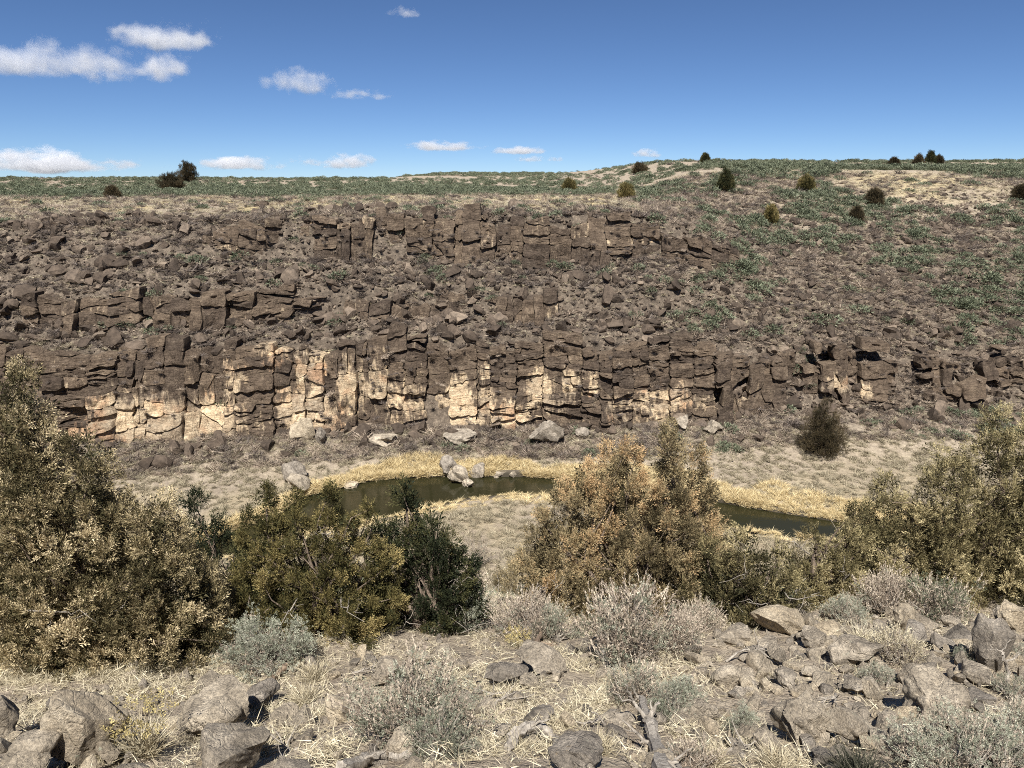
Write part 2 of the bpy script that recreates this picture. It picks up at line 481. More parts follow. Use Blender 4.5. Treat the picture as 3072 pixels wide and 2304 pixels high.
def joint_blocks(rng, s0, s1, H, wmin, wmax, hmin, hmax):
    """polygons of a jointed rock face: upright columns cut by sloping cross joints, some split again"""
    out = []; s = s0; prev = None; run = 0.0
    def wave(k, t): return 0.34 * (vnoise(k * 3.7 + 11, np.asarray(t) * .8 + k, 2) - .5) + .1 * (vnoise(k * 1.3, np.asarray(t) * 3.1, 4) - .5)
    while s < s1:
        zone = float(fbm(s * .16 + wmax * 9, 1.5, 3, 2))
        wd = rng.uniform(wmin, wmax) * (1.5 if zone < .42 else (.85 if zone > .58 else 1))
        a, b = s, s + wd
        run = .45 * run + rng.normal(0, .33)                      # how far this column stands out
        h = H(s + wd / 2); t = -.5; m0 = 0.0
        while t < h + .3:
            hh = rng.uniform(hmin, hmax) * (.5 if zone < .42 else (1.7 if zone > .58 else 1)) * (1.5 if rng.random() < .15 else 1)
            m1 = rng.normal(0, .13); c = .5 * (a + b)
            ts = np.linspace(0, 1, 4)
            la = t + m0 * (a - c); ha = t + hh + m1 * (a - c); lb = t + m0 * (b - c); hb = t + hh + m1 * (b - c)
            bot = np.linspace(a, b, 5)
            L = [(x + wave(a, la) * (1 - (x - a) / wd) + wave(b, lb) * ((x - a) / wd), t + m0 * (x - c)) for x in bot]
            Rr = [(b + float(wave(b, v)), v) for v in lb + (hb - lb) * ts[1:]]
            T = [(x + wave(a, ha) * (1 - (x - a) / wd) + wave(b, hb) * ((x - a) / wd), t + hh + m1 * (x - c)) for x in bot[::-1][1:]]
            Lf = [(a + float(wave(a, v)), v) for v in (ha + (la - ha) * ts[1:-1])]
            P = np.array(L + Rr + T + Lf, float)
            cen = P.mean(0); off = run + rng.normal(0, .13)
            parts = [P]
            if rng.random() < .38:
                an = rng.choice([0.0, rng.normal(0, .5), 1.57 + rng.normal(0, .3)]); n = np.array([math.cos(an), math.sin(an)])
                q = cen + rng.normal(0, .14, 2) * np.array([wd, hh])
                parts = [x for x in (clip_poly(P, n, n @ q), clip_poly(P, -n, -n @ q)) if len(x) > 2]
            for x in parts: out.append((x, off + (rng.normal(0, .1) if len(parts) > 1 else 0)))
            t += hh; m0 = m1
        s += wd
    return out

def build_cliff(name, label, seed, s0, s1, H, base, lean, butt, pale_fn, sizes=(1, 2, 1, 2), tilt=0.085, relief=0.5, keep=None, max_parts=300):
    rng = np.random.default_rng(seed)
    blocks = []
    for poly, stand in joint_blocks(rng, s0, s1, H, *sizes):
        p = poly.mean(0); hm = H(p[0])
        if p[1] > hm + 0.3 or p[1] < -0.8: continue
        if keep is not None and not keep(p[0], p[1], rng): continue
        poly = clip_poly(poly, np.array([0.25 * math.sin(p[0] * 1.7), 1.0]), 0.25 * math.sin(p[0] * 1.7) * p[0] + hm + rng.uniform(-.5, .5))
        if len(poly) < 3: continue
        # resample outline
        e = np.roll(poly, -1, 0) - poly; L = np.hypot(e[:, 0], e[:, 1]); per = L.sum()
        area = 0.5 * abs(np.sum(poly[:, 0] * np.roll(poly[:, 1], -1) - poly[:, 1] * np.roll(poly[:, 0], -1)))
        if area < 0.05: continue
        N = int(np.clip(per / 0.28, 10, 26))
        cum = np.concatenate([[0], np.cumsum(L)]); q = (np.arange(N) + 0.5) / N * per
        k = np.clip(np.searchsorted(cum, q, side='right') - 1, 0, len(L) - 1)
        out = poly[k] + e[k] * ((q - cum[k]) / np.maximum(L[k], 1e-9))[:, None]
        c = out.mean(0)
        gap = rng.uniform(-0.015, 0.03)
        jit = np.stack([vnoise(out[:, 0] * 2.3, out[:, 1] * 2.3, 1) - .5, vnoise(out[:, 0] * 2.3 + 50, out[:, 1] * 2.3, 2) - .5], -1) * 0.26
        out = out + jit
        dv = c - out; dl = np.hypot(dv[:, 0], dv[:, 1])[:, None]
        out = out + dv / np.maximum(dl, 1e-6) * gap
        size = math.sqrt(area)
        blocks.append((p, out, c, size, area, stand))
    blocks.sort(key=lambda b: -b[4])
    root = tag(link(name, None), label, kind='structure')
    root.empty_display_size = 0.3
    root.location = (0.5 * (s0 + s1), *base(0.5 * (s0 + s1)))
    V_all, F4, F3, pa, to, off = [], [], [], [], [], 0
    for bi, (p, out, c, size, area, stand) in enumerate(blocks):
        N = len(out)
        prot = float(np.clip(stand * relief * 2, -relief * 1.3, relief * 1.9)) + (relief * .4 if rng.random() < .1 else 0)
        ax, at_ = rng.normal(0, tilt), rng.normal(0, tilt) - 0.05
        bev = min(0.07, size * rng.uniform(.015, .05))
        rings = [(1.0, -1.3, 0), (1.0, -bev, .0), (1.0 - bev / size * .9, 0.0, .1), (0.7, bev * .1, .3), (0.36, bev * .15, .36)]
        vs = []
        for sc, dz, nz in rings:
            q = c + (out - c) * sc
            dd = dz + prot + ax * (q[:, 0] - c[0]) + at_ * (q[:, 1] - c[1])
            if dz > -1:
                dd = dd + (fbm(q[:, 0] * 1.6 + bi, q[:, 1] * 1.6, bi, 3) - .5) * 0.45 * (0.35 + nz * 2.0) * min(1.3, size)
            vs.append((q, dd))
        q = c[None]; vs.append((q, np.array([prot + bev * .15 + rng.normal(0, .06)])))
        Q = np.concatenate([a for a, _ in vs]); D = np.concatenate([b for _, b in vs])
        yb, zb = base(Q[:, 0])
        X = Q[:, 0]; Y = yb + lean * Q[:, 1] + butt(Q[:, 0], Q[:, 1]) - D; Z = zb + Q[:, 1]
        V = np.stack([X, Y, Z], -1)
        i = np.arange(N); j = (i + 1) % N
        f4 = np.concatenate([np.stack([r * N + i, r * N + j, (r + 1) * N + j, (r + 1) * N + i], -1) for r in range(4)])
        f3 = np.stack([4 * N + i, 4 * N + j, np.full(N, 5 * N)], -1)
        pal = pale_fn(X, Q[:, 1], rng); ton = np.full(len(V), rng.random())
        if bi < max_parts:
            cen = V.mean(0)
            me = mesh('rock_block', V - cen, [f4, f3], M['cliff'], sharp=27, attrs=dict(pale=pal, tone=ton))
            o = link('rock_block', me, root, cen - np.array(root.location))
        else:
            V_all.append(V); F4.append(f4 + off); F3.append(f3 + off); pa.append(pal); to.append(ton); off += len(V)
    if V_all:
        me = mesh('rock_rubble', np.concatenate(V_all) - np.array(root.location), [np.concatenate(F4), np.concatenate(F3)], M['cliff'], sharp=38,
                  attrs=dict(pale=np.concatenate(pa), tone=np.concatenate(to)))
        tag(link('rock_rubble', me, root), kind='stuff')
    print(name, len(blocks))
    return root

def cliff_px(X, Y, w):  # picture point -> (s, height z) on a wall near depth w
    d = px_ray(X, Y); y = w
    for _ in range(4):
        p = d * (y / d[1]); y = w + float(shift(p[0]))
    p = d * (y / d[1])
    return p[0], p[2]

PALE = [  # picture centre, half width, half height, strength
    (303, 372, 9, 30, .8), (318, 372, 9, 34, 1), (297, 400, 16, 22, .75), (315, 405, 14, 22, .8), (355, 382, 16, 16, .75), (375, 388, 18, 14, .7), (405, 392, 24, 18, .55), (456, 398, 12, 20, 1),
    (485, 385, 7, 20, .6), (541, 387, 12, 16, 1), (570, 384, 9, 14, .85), (592, 386, 7, 14, .7), (512, 415, 10, 10, .9), (470, 415, 20, 8, .5),
    (150, 415, 40, 16, 1), (205, 420, 40, 16, 1), (120, 405, 24, 10, .7), (235, 380, 12, 14, .8), (265, 352, 14, 12, .5), (275, 345, 12, 20, .7),
    (345, 360, 25, 8, .3), (660, 398, 24, 10, .7), (680, 392, 10, 14, .6), (700, 400, 14, 8, .5), (745, 395, 12, 10, .4), (835, 382, 22, 9, .8), (858, 385, 8, 10, .8), (610, 402, 14, 10, .5), (640, 405, 20, 8, .5)]
PW = []
for X, Y, a, b, k in PALE:
    s, z = cliff_px(X, Y, 63.6); PW.append((s, z, a * 66 / FPX * 1.2, b * 66 / FPX * 1.25, k))
PW = np.array(PW)

def low_H(s): return np.interp(s, [-60, -45, -30, 5, 20, 33, 50, 62], [6.2, 6.6, 7.6, 7.6, 5.4, 3.6, 3.0, 2.6]) + 3.6 * (float(fbm(s * .42, 2.0, 1, 3)) - .5)
def low_base(s):
    y = 62.25 + shift(s); z = profile(s, np.full_like(np.asarray(s, float), 63.1)) - 0.35
    return y, z
def low_butt(s, t):
    return 1.5 * (fbm(np.asarray(s) * 0.16 + 3, np.asarray(t) * 0.05, 2, 2) - .5) + 0.9 * (vnoise(np.asarray(s) * 0.5, np.asarray(t) * 0.12 + 7, 4) - .5)
def low_pale(s, t, rng):
    z = low_base(s)[1] + t
    f = np.exp(-(((s[:, None] - PW[:, 0]) / PW[:, 2]) ** 2 + ((z[:, None] - PW[:, 1]) / PW[:, 3]) ** 2)) * PW[:, 4]
    low = 0.3 * sstep(4.6, 1.0, t) * np.clip(2.6 * fbm(s * .3, t * .1, 4, 2) - .75, 0, 1.4)
    return np.clip(0.10 + f.max(1) * 0.74 + low * sstep(24, 12, s) * sstep(-42, -32, s) + rng.normal(0, 0.075), 0, 1)
build_cliff('lower_cliff', 'tall lower basalt cliff with pale weathered blocks above the river bank', 11, -62, 60, low_H, low_base, 0.30, low_butt, low_pale,
            keep=lambda s, t, r: s < 15 or vnoise(s * .35, t * .6, 2) + .2 * r.random() > (.38 if s < 26 else .6),
            sizes=(0.8, 2.5, 0.45, 1.7), relief=0.5)

def mid_H(s): return 2.3 + 2.4 * (float(fbm(s * .5, 9.0, 3, 3)) - .5)
def mid_base(s): return 67.9 + shift(s), profile(s, np.full_like(np.asarray(s, float), 68.3)) - 0.3
def mid_butt(s, t): return 1.2 * (vnoise(np.asarray(s) * 0.35, np.asarray(t) * 0.2, 3) - .5)
build_cliff('middle_cliff_band', 'low broken band of dark basalt blocks halfway up the far slope', 12, -42, 4, mid_H, mid_base, 0.25, mid_butt,
            lambda s, t, r: np.clip(0.12 + r.normal(0, .13) + 0 * s, 0, .7), (0.8, 2.2, 0.6, 1.6), relief=0.55,
            keep=lambda s, t, r: vnoise(s * 0.3, 5.0, 1) + .3 * r.random() > 0.4)
def up_H(s): return np.interp(s, [-29, -24, -15, 0, 10, 19], [2.2, 3.6, 4.6, 4.4, 4.2, 2.6]) + 2.4 * (float(fbm(s * .5, 7.0, 2, 3)) - .5)
def up_base(s): return 73.05 + shift(s), profile(s, np.full_like(np.asarray(s, float), 73.5)) - 0.35
def up_butt(s, t): return 1.7 * (fbm(np.asarray(s) * 0.2 + 8, np.asarray(t) * 0.08, 1, 2) - .5) + 0.8 * (vnoise(np.asarray(s) * .6, np.asarray(t) * .2, 5) - .5)
build_cliff('upper_cliff', 'dark upper basalt rimrock of upright blocks below the plateau', 13, -29, 20, up_H, up_base, 0.27, up_butt,
            lambda s, t, r: np.clip(0.12 + (0.22 if (s[0] < -14 and r.random() < .3) else 0) + r.normal(0, .13) + 0 * s, 0, .8), (0.8, 2.3, 0.8, 2.2), relief=0.6)
print('cliffs', round(time.time() - T0, 1))

# ------------------------------------------------------------------ rock shapes
_ico = {}
def ico(n):
    if n not in _ico:
        bm = bmesh.new(); bmesh.ops.create_icosphere(bm, subdivisions=n, radius=1.0)
        V = np.array([v.co[:] for v in bm.verts]); F = np.array([[v.index for v in f.verts] for f in bm.faces])
        bm.free(); _ico[n] = (V, F)
    return _ico[n]

def rock_mesh(name, seed, sub, mat, nplanes=12, rough=0.05, squash=(1, .85, .7), sharp=32, cut=(.5, .85)):
    rng = np.random.default_rng(seed)
    V, F = ico(sub); V = V.copy()
    N = rng.normal(size=(nplanes, 3)); N /= np.linalg.norm(N, axis=1)[:, None]
    for n in N:
        d = rng.uniform(*cut); h = V @ n
        m = h > d
        V[m] -= np.outer(h[m] - d, n) * 0.97
    if rough:
        nrm = V / np.maximum(np.linalg.norm(V, axis=1)[:, None], 1e-6)
        q = rng.uniform(0, 99, 3)
        f = sum(a * (fbm(V[:, 0] * s + q[0] + V[:, 2] * s * .7, V[:, 1] * s + q[1] - V[:, 2] * s * .6, i, 3) - .5) for i, (s, a) in enumerate(((1.3, 2.4), (4.5, 1.0))))
        V += nrm * (f * rough * 2)[:, None]
    V *= np.array(squash)
    V *= 0.5 / np.abs(V[:, :2]).max()          # about one unit wide
    return mesh(name, V, [F], mat, sharp=sharp)

TALUS = [rock_mesh('talus_rock', 100 + i, 2, M['talus'], 11, 0.04, (1, np.random.default_rng(i).uniform(.7, 1), np.random.default_rng(i + 50).uniform(.6, .95)), 26, (.34, .7)) for i in range(14)]

# ------------------------------------------------------------------ scattering
def gn_scatter(name, variants, pos, rot, scl, idx):
    V = np.asarray(pos, float)
    me = bpy.data.meshes.new(name)
    me.vertices.add(len(V)); me.vertices.foreach_set('co', V.astype(np.float32).ravel())
    for an, ty, av in (('rot', 'FLOAT_VECTOR', rot), ('scl', 'FLOAT_VECTOR', scl)):
        a = me.attributes.new(an, ty, 'POINT'); a.data.foreach_set('vector', np.asarray(av, np.float32).ravel())
    a = me.attributes.new('idx', 'INT', 'POINT'); a.data.foreach_set('value', np.asarray(idx, np.int32))
    o = link(name, me)
    g = bpy.data.node_groups.new(name + '_scatter', 'GeometryNodeTree')
    g.interface.new_socket('Geometry', in_out='INPUT', socket_type='NodeSocketGeometry')
    g.interface.new_socket('Geometry', in_out='OUTPUT', socket_type='NodeSocketGeometry')
    N = g.nodes; L = g.links
    gi = N.new('NodeGroupInput'); go = N.new('NodeGroupOutput')
    ip = N.new('GeometryNodeInstanceOnPoints'); j = N.new('GeometryNodeJoinGeometry')
    for me_v in reversed(variants):        # joined inputs are stacked last link first
        src = bpy.data.objects.new(me_v.name + '_source', me_v)
        oi = N.new('GeometryNodeObjectInfo'); oi.inputs['Object'].default_value = src
        ti = N.new('GeometryNodeGeometryToInstance')
        L.new(oi.outputs['Geometry'], ti.inputs[0]); L.new(ti.outputs[0], j.inputs[0])
    def na(nm, ty):
        x = N.new('GeometryNodeInputNamedAttribute'); x.data_type = ty; x.inputs['Name'].default_value = nm
        return x.outputs['Attribute']
    er = N.new('FunctionNodeEulerToRotation'); L.new(na('rot', 'FLOAT_VECTOR'), er.inputs[0])
    ip.inputs['Pick Instance'].default_value = True
    L.new(gi.outputs[0], ip.inputs['Points']); L.new(j.outputs[0], ip.inputs['Instance'])
    L.new(na('idx', 'INT'), ip.inputs['Instance Index']); L.new(er.outputs[0], ip.inputs['Rotation'])
    L.new(na('scl', 'FLOAT_VECTOR'), ip.inputs['Scale'])
    L.new(ip.outputs[0], go.inputs[0])
    md = o.modifiers.new('scatter', 'NODES'); md.node_group = g
    return o

def emit(name, label, cat, group, variants, pos, rot, scl, idx, n_ind, stuff_name, stuff_label, order=None):
    pos = np.asarray(pos, float); rot = np.asarray(rot, float); scl = np.asarray(scl, float)
    X, Y, dep = to_px(pos)
    size = scl.max(1) / np.maximum(dep, 1) if order is None else order
    vis = (X > 4) & (X < 1020) & (Y > 10) & (Y < 764) & (dep > 1)
    key = np.where(vis, size, -1)
    od = np.argsort(-key)
    ind = od[:n_ind]; ind = ind[key[ind] > 0]
    rest = np.setdiff1d(np.arange(len(pos)), ind)
    for i in ind:
        o = link(name, variants[idx[i]], None, pos[i], rot[i], scl[i])
        tag(o, label(i) if callable(label) else label, cat, group(i) if callable(group) else group)
    if len(rest):
        o = gn_scatter(stuff_name, variants, pos[rest], rot[rest], scl[rest], np.asarray(idx)[rest])
        tag(o, stuff_label, kind='stuff')
    return ind

def sample_far(rng, n, x0, x1, w0, w1, dens):
    """random spots on the far wall, thinned by dens(x, w)"""
    x = rng.uniform(x0, x1, n); w = rng.uniform(w0, w1, n)
    k = rng.random(n) < dens(x, w)
    x = x[k]; w = w[k]; y = w + shift(x)
    return x, y, w

def frust(x, y, m=1.12):
    return np.abs(x) < (y * 0.70) * m + 3

def region_labels(pos, w, size, noun, plural, adj=None):
    """say where on the far side each of many alike things lies, and pick out the largest of every place"""
    X, Y, dep = to_px(pos)
    names = []
    for i in range(len(pos)):
        if w[i] < 60.0: v = 'on the grassy far bank near the river'
        elif w[i] < 62.8: v = 'at the foot of the lower cliff'
        elif w[i] < 65.4: v = 'on a ledge of the lower cliff'
        elif pos[i][0] > 16 and w[i] > 66.5: v = 'on the open right slope, ' + ('lower part' if w[i] < 78 else ('middle part' if w[i] < 92 else 'upper part'))
        elif w[i] < 68: v = 'just above the lower cliff'
        elif w[i] < 69.8: v = 'in the middle band of blocks'
        elif w[i] < 73.4: v = 'on the talus below the upper cliff'
        elif w[i] < 76.5: v = 'level with the upper cliff'
        else: v = 'on the plateau shelf above the upper cliff'
        h = ['far left above the straw juniper', 'left of the river pool', 'above the river pool', 'above the rusty juniper', 'above the far bank juniper', 'at the right edge'][int(np.clip(X[i] // 171, 0, 5))]
        names.append((v, h))
    A = [adj(i) if adj else '' for i in range(len(pos))]
    groups = {}
    for i, nm in enumerate(names): groups.setdefault(nm, []).append(i)
    L, G = [''] * len(pos), [''] * len(pos)
    app = size / np.maximum(dep, 1)
    for (v, h), ids in groups.items():
        ids.sort(key=lambda i: -app[i])
        for k, i in enumerate(ids):
            G[i] = plural + ' ' + v + ', ' + h
            L[i] = ' '.join((('largest ' if k == 0 else '') + A[i] + ' ' + noun + ' ' + v + ', ' + h).split())
    for i in range(len(pos)): L[i] = ' '.join(L[i].split()[:16])
    return L, G

# ---- talus rocks
def rocks_far():
    rng = np.random.default_rng(21)
    def dens(x, w):
        c = sstep(30, 14, x); l = sstep(-33, -22, x)
        p = fbm(x * .22, w * .22, 2, 3)
        d = np.where(w < 63, .12 + .5 * sstep(.45, .62, p) + .5 * sstep(60.6, 62.2, w), 0)
        d = np.where((w > 64.9) & (w < 67.9), 1.3, d)
        d = np.where((w >= 67.9) & (w < 73.2), 1.15, d)
        d = np.where((w >= 73.2) & (w < 77.5), .75, d)
        far = .75 * sstep(100, 74, w) * sstep(.3, .62, p + .18)
        right = far * (1 - c); left = .5 * sstep(92, 76, w)
        d = np.where(w >= 77.5, np.maximum(right, np.where(w < 81, .25 * c, .02)), d)
        d = np.where((w >= 68) & (w < 78), d * (.75 + .25 * c), d)
        bare = (w > 62.3) & (w < 64.7) & (x < 15)
        d = np.where((w > 62.3) & (w < 65.0) & (x >= 15), 1.1, d)
        d = np.where(bare, 0, d)
        return np.clip(d * (.45 + 1.1 * p), 0, 1)
    x, y, w = sample_far(rng, 80000, -64, 78, 58.5, 106, dens)
    k = frust(x, y); x, y, w = x[k], y[k], w[k]
    s = 0.17 + 0.19 * rng.pareto(1.9, len(x)); s = np.clip(s, .17, 1.6) * np.where(rng.random(len(x)) < .012, 1.25, 1)
    s = np.where((w > 71.5) & (w < 77.5) & (x < 22) & (x > -30), np.minimum(s, .7), s)
    s = np.where((w > 88) & (s > .9), 0.55, s); s = np.where((x > 20) & (w > 68) & (s > 1.3), .7, s)
    z = ground(x, y)
    scl = np.stack([s * rng.uniform(.8, 1.25, len(s)), s * rng.uniform(.8, 1.2, len(s)), s * rng.uniform(.7, 1.15, len(s))], -1)
    pos = np.stack([x, y, z + scl[:, 2] * .12], -1)
    rot = np.stack([rng.normal(0, .3, len(s)), rng.normal(0, .3, len(s)), rng.uniform(0, 6.28, len(s))], -1)
    idx = rng.integers(0, len(TALUS), len(s))
    print('talus', len(s))
    def lab(i):
        return ['angular brown basalt rock lying on the far talus slope above the lower cliff',
                'angular brown basalt rock lying on the brushy bank below the lower cliff',
                'angular brown basalt rock lying on the open slope right of the upper cliff'][zone(i)]
    def zone(i): return 1 if w[i] < 65 else (2 if x[i] > 20 else 0)
    def grp(i): return ['talus rocks above the lower cliff', 'rocks on the bank below the cliff', 'rocks on the open right slope'][zone(i)]
    L_, G_ = region_labels(pos, w, s, 'brown basalt rock', 'rocks', lambda i: ['squat', 'angular', 'blocky'][idx[i] % 3])
    emit('talus_rock', lambda i: L_[i], 'rock', lambda i: G_[i], TALUS, pos, rot, scl, idx, 300, 'talus_rubble', 'countless small brown rocks strewn over the far canyon slope')
rocks_far()

# ------------------------------------------------------------------ small plants
def blades(name, seed, n, h, spread, width, mat, curve=0.25, up=0.6, base_r=0.08, rise=0.0, segs=2, lean_pow=1.0, tint=(0, 1)):
    """a tuft of tapering blades or twigs fanning out from a base disc"""
    rng = np.random.default_rng(seed)
    az = rng.uniform(0, 2 * np.pi, n); el = np.clip(up + (1 - up) * rng.random(n) ** lean_pow - spread * rng.random(n), 0.05, 1.0) * (np.pi / 2)
    L = h * rng.uniform(.45, 1.0, n)
    br = base_r * np.sqrt(rng.random(n)); ba = rng.uniform(0, 2 * np.pi, n)
    P0 = np.stack([br * np.cos(ba), br * np.sin(ba), rise * rng.random(n)], -1)
    D = np.stack([np.cos(el) * np.cos(az), np.cos(el) * np.sin(az), np.sin(el)], -1)
    sa = rng.uniform(0, 2 * np.pi, n)
    side = np.cross(D, np.stack([np.cos(sa), np.sin(sa), rng.normal(0, .5, n)], -1)); side /= np.maximum(np.linalg.norm(side, axis=1), 1e-6)[:, None]
    bend = np.stack([np.cos(az) * .6, np.sin(az) * .6, -np.ones(n) * .7], -1) * curve
    V = []; ts = np.linspace(0, 1, segs + 1)
    for t in ts[:-1]:
        c = P0 + (D * t + bend * t * t) * L[:, None]
        w = width * (1 - .75 * t)
        V += [c - side * w / 2, c + side * w / 2]
    V.append(P0 + (D + bend) * L[:, None])
    V = np.stack(V, 1)                         # n, 2*segs+1, 3
    m = 2 * segs + 1
    o = np.arange(n)[:, None] * m
    F4 = np.concatenate([o + np.array([2 * k, 2 * k + 1, 2 * k + 3, 2 * k + 2]) for k in range(segs - 1)]) if segs > 1 else []
    F3 = o + np.array([2 * segs - 2, 2 * segs - 1, 2 * segs])
    ti = np.repeat(rng.uniform(tint[0], tint[1], n), m)
    return mesh(name, V.reshape(-1, 3), [F4, F3], mat, attrs=dict(tint=ti))

def puff(name, seed, n, r, leaf, width, mat, flat=0.75, inner=0.4):
    """a rounded bush: short leaf blades set through a dome"""
    rng = np.random.default_rng(seed)
    d = rng.normal(size=(n, 3)); d[:, 2] = np.abs(d[:, 2]); d /= np.linalg.norm(d, axis=1)[:, None]
    lump = 0.75 + 0.5 * vnoise(np.arctan2(d[:, 1], d[:, 0]) * 1.6 + seed, d[:, 2] * 2.4, seed)
    rad = r * lump * (inner + (1 - inner) * rng.random(n) ** .5)
    C = d * rad[:, None] * np.array([1, 1, flat])
    D = d + rng.normal(0, .55, (n, 3)); D[:, 2] += .35; D /= np.linalg.norm(D, axis=1)[:, None]
    s = np.cross(D, rng.normal(size=(n, 3))); s /= np.maximum(np.linalg.norm(s, axis=1), 1e-6)[:, None]
    L = leaf * rng.uniform(.6, 1.4, n)[:, None]
    V = np.stack([C, C + D * L * .5 + s * width / 2, C + D * L, C + D * L * .5 - s * width / 2], 1)
    F = np.arange(n * 4).reshape(-1, 4)
    cl = 0.5 * vnoise(d[:, 0] * 3 + 9, d[:, 1] * 3 + seed, 3) + .5 * rng.random(n)
    return mesh(name, V.reshape(-1, 3), [F], mat, attrs=dict(tint=np.repeat(cl, 4)))

SAGE_FAR = [puff('sagebrush', 300 + i, 230, .5, .17, .055, M['sage_far']) for i in range(5)]
BRUSH_FAR = [blades('dry_brush', 320 + i, 110, .62, .5, .035, M['brush'], curve=.15, up=.35, base_r=.22, segs=1) for i in range(4)] + \
            [blades('dry_brush', 330 + i, 110, .66, .5, .035, M['brush_dark'], curve=.15, up=.35, base_r=.22, segs=1) for i in range(3)]
GRASS_FAR = [blades('grass_tuft', 340 + i, 46, .38, .5, .022, M['grass'], curve=.3, up=.5, base_r=.12, segs=1) for i in range(4)]
FLOOR_GRASS = [blades('grass_tuft', 350 + i, 70, .42, .4, .02, M['floor_grass'], curve=.3, up=.5, base_r=.16, segs=2) for i in range(4)]
REED = [blades('reed_tuft', 360 + i, 70, .75, .35, .03, M['reed'], curve=.3, up=.6, base_r=.22, segs=2) for i in range(4)]

def sage_patch(x, w):
    p = fbm(x * .13 + 30, w * .16, 3, 4); r = sstep(10, 26, x)
    return sstep(.47, .55, p) * (.3 + .7 * r) + sstep(90, 100, w) * r * sstep(.36, .5, p) * .75

def plants_far():
    rng = np.random.default_rng(31)
    # ---- dry brush everywhere on the far slope and the far bank
    def dens(x, w):
        p = fbm(x * .3, w * .3, 4, 3)
        d = np.where(w < 62.4, .85, np.where((w < 76) & (x < 16), .5, .8))
        d = np.where((w < 62) & (w > 58) & (x > 8), .75 + .9 * sstep(.45, .6, fbm(x * .25, w * .3, 0, 3)), d)
        d = np.where((w > 62.4) & (w < 65.4), np.where(x > 15, .5, .08), d)
        d = np.where((w > 67.8) & (w < 68.9) & (x < 4) & (x > -40), .2, d)
        d = np.where((w > 73.4) & (w < 75.0) & (x < 20) & (x > -28), .15, d)
        d = np.where(w > 78, np.where(x < 14, .16 + .2 * (p < .42), .7), d)
        d = np.where(np.hypot((x - 56) / 13, (w - 100) / 11) < 1, .3, d)
        d = d * (1 - .65 * np.clip(sage_patch(x, w), 0, 1) * (w > 66))
        return d * (.35 + 1.1 * p)
    x, y, w = sample_far(rng, 52000, -66, 82, 57.3, 108, dens)
    k = frust(x, y); x, y, w = x[k], y[k], w[k]
    zz = ground(x, y) - .04
    ls = rng.uniform(-58, 58, 420); lt = 7.5 * rng.random(420) ** .7
    lt = np.minimum(lt, np.array([low_H(v) for v in ls]))
    lb = low_base(ls); us = rng.uniform(-28, 19, 130); ut = rng.random(130) * 3.6; ub = up_base(us)
    x = np.concatenate([x, ls, us]); y = np.concatenate([y, lb[0] + .3 * lt + low_butt(ls, lt) - .35, ub[0] + .27 * ut + up_butt(us, ut) - .4])
    zz = np.concatenate([zz, lb[1] + lt, ub[1] + ut]); w = np.concatenate([w, np.full(420, 64.0), np.full(130, 74.0)])
    n = len(x); s = rng.uniform(.5, 1.35, n) * np.where(rng.random(n) < .08, 1.5, 1)
    s[-550:] *= .55
    pos = np.stack([x, y, zz], -1)
    rot = np.stack([rng.normal(0, .15, n), rng.normal(0, .15, n), rng.uniform(0, 6.28, n)], -1)
    scl = np.stack([s * rng.uniform(.9, 1.4, n), s * rng.uniform(.9, 1.4, n), s * rng.uniform(.6, 1.0, n)], -1)
    idx = rng.integers(0, len(BRUSH_FAR), n)
    idx = np.where((w > 64.5) & (w < 76) & (x < 16) & (rng.random(n) < .55), 4 + idx % 3, idx)
    L_, G_ = region_labels(pos, w, s, 'bush', 'dry bushes', lambda i: 'leafless pale' if idx[i] < 4 else 'leafless dark')
    emit('dry_brush', lambda i: L_[i], 'bush', lambda i: G_[i], BRUSH_FAR, pos, rot, scl, idx, 260,
         'dry_scrub', 'mass of leafless grey brown scrub covering the far slope')
    print('brush', n)
    # ---- green sagebrush, in patches
    def dens2(x, w):
        p = fbm(x * .13 + 30, w * .16, 3, 4)
        r = sstep(10, 26, x)
        base = .03 + .07 * r
        patch = sstep(.45, .57, p) * (.16 + .6 * r) + sstep(90, 100, w) * r * sstep(.36, .5, p) * .75
        d = base + patch
        d = np.where((w > 62.4) & (w < 65.6), .05, d)
        d = np.where((w > 76.5) & (w < 104) & (x < 14), .04, d)
        d = np.where((w > 104), .95, d)
        # brown gaps right of centre on the plateau
        d = np.where((w > 104) & (x > 12) & (x < 34), .25, d)
        d = np.where(np.hypot((x - 56) / 13, (w - 100) / 11) < 1, .03, d)
        return d
    x, y, w = sample_far(rng, 11000, -80, 95, 57.3, 120, dens2)
    x2 = rng.uniform(-210, 210, 15000); w2 = 118 + 130 * rng.random(15000) ** 1.6
    y2 = w2
    gap = fbm(x2 * .05, w2 * .03, 1, 3)
    kk = (rng.random(15000) < np.where((x2 > 10) & (x2 < 45), .5, .95)) & (gap > .34)
    x = np.concatenate([x, x2[kk]]); y = np.concatenate([y, y2[kk]]); w = np.concatenate([w, w2[kk]])
    k = frust(x, y); x, y, w = x[k], y[k], w[k]
    n = len(x); s = rng.uniform(.6, 1.5, n) * np.where((x > 14) & (w < 118) & (w > 66), 1.3, 1)
    pos = np.stack([x, y, ground(x, y) - .05], -1)
    rot = np.stack([rng.normal(0, .1, n), rng.normal(0, .1, n), rng.uniform(0, 6.28, n)], -1)
    scl = np.stack([s * rng.uniform(.9, 1.4, n), s * rng.uniform(.9, 1.4, n), s * rng.uniform(.75, 1.1, n)], -1)
    idx = rng.integers(0, len(SAGE_FAR), n)
    gp = fbm(x * .06 + 3, w * .05, 0, 3)
    idx = np.where((w > 122) & (rng.random(n) < .08 + .3 * (gp > .6)), 5 + rng.integers(0, 7, n), idx)
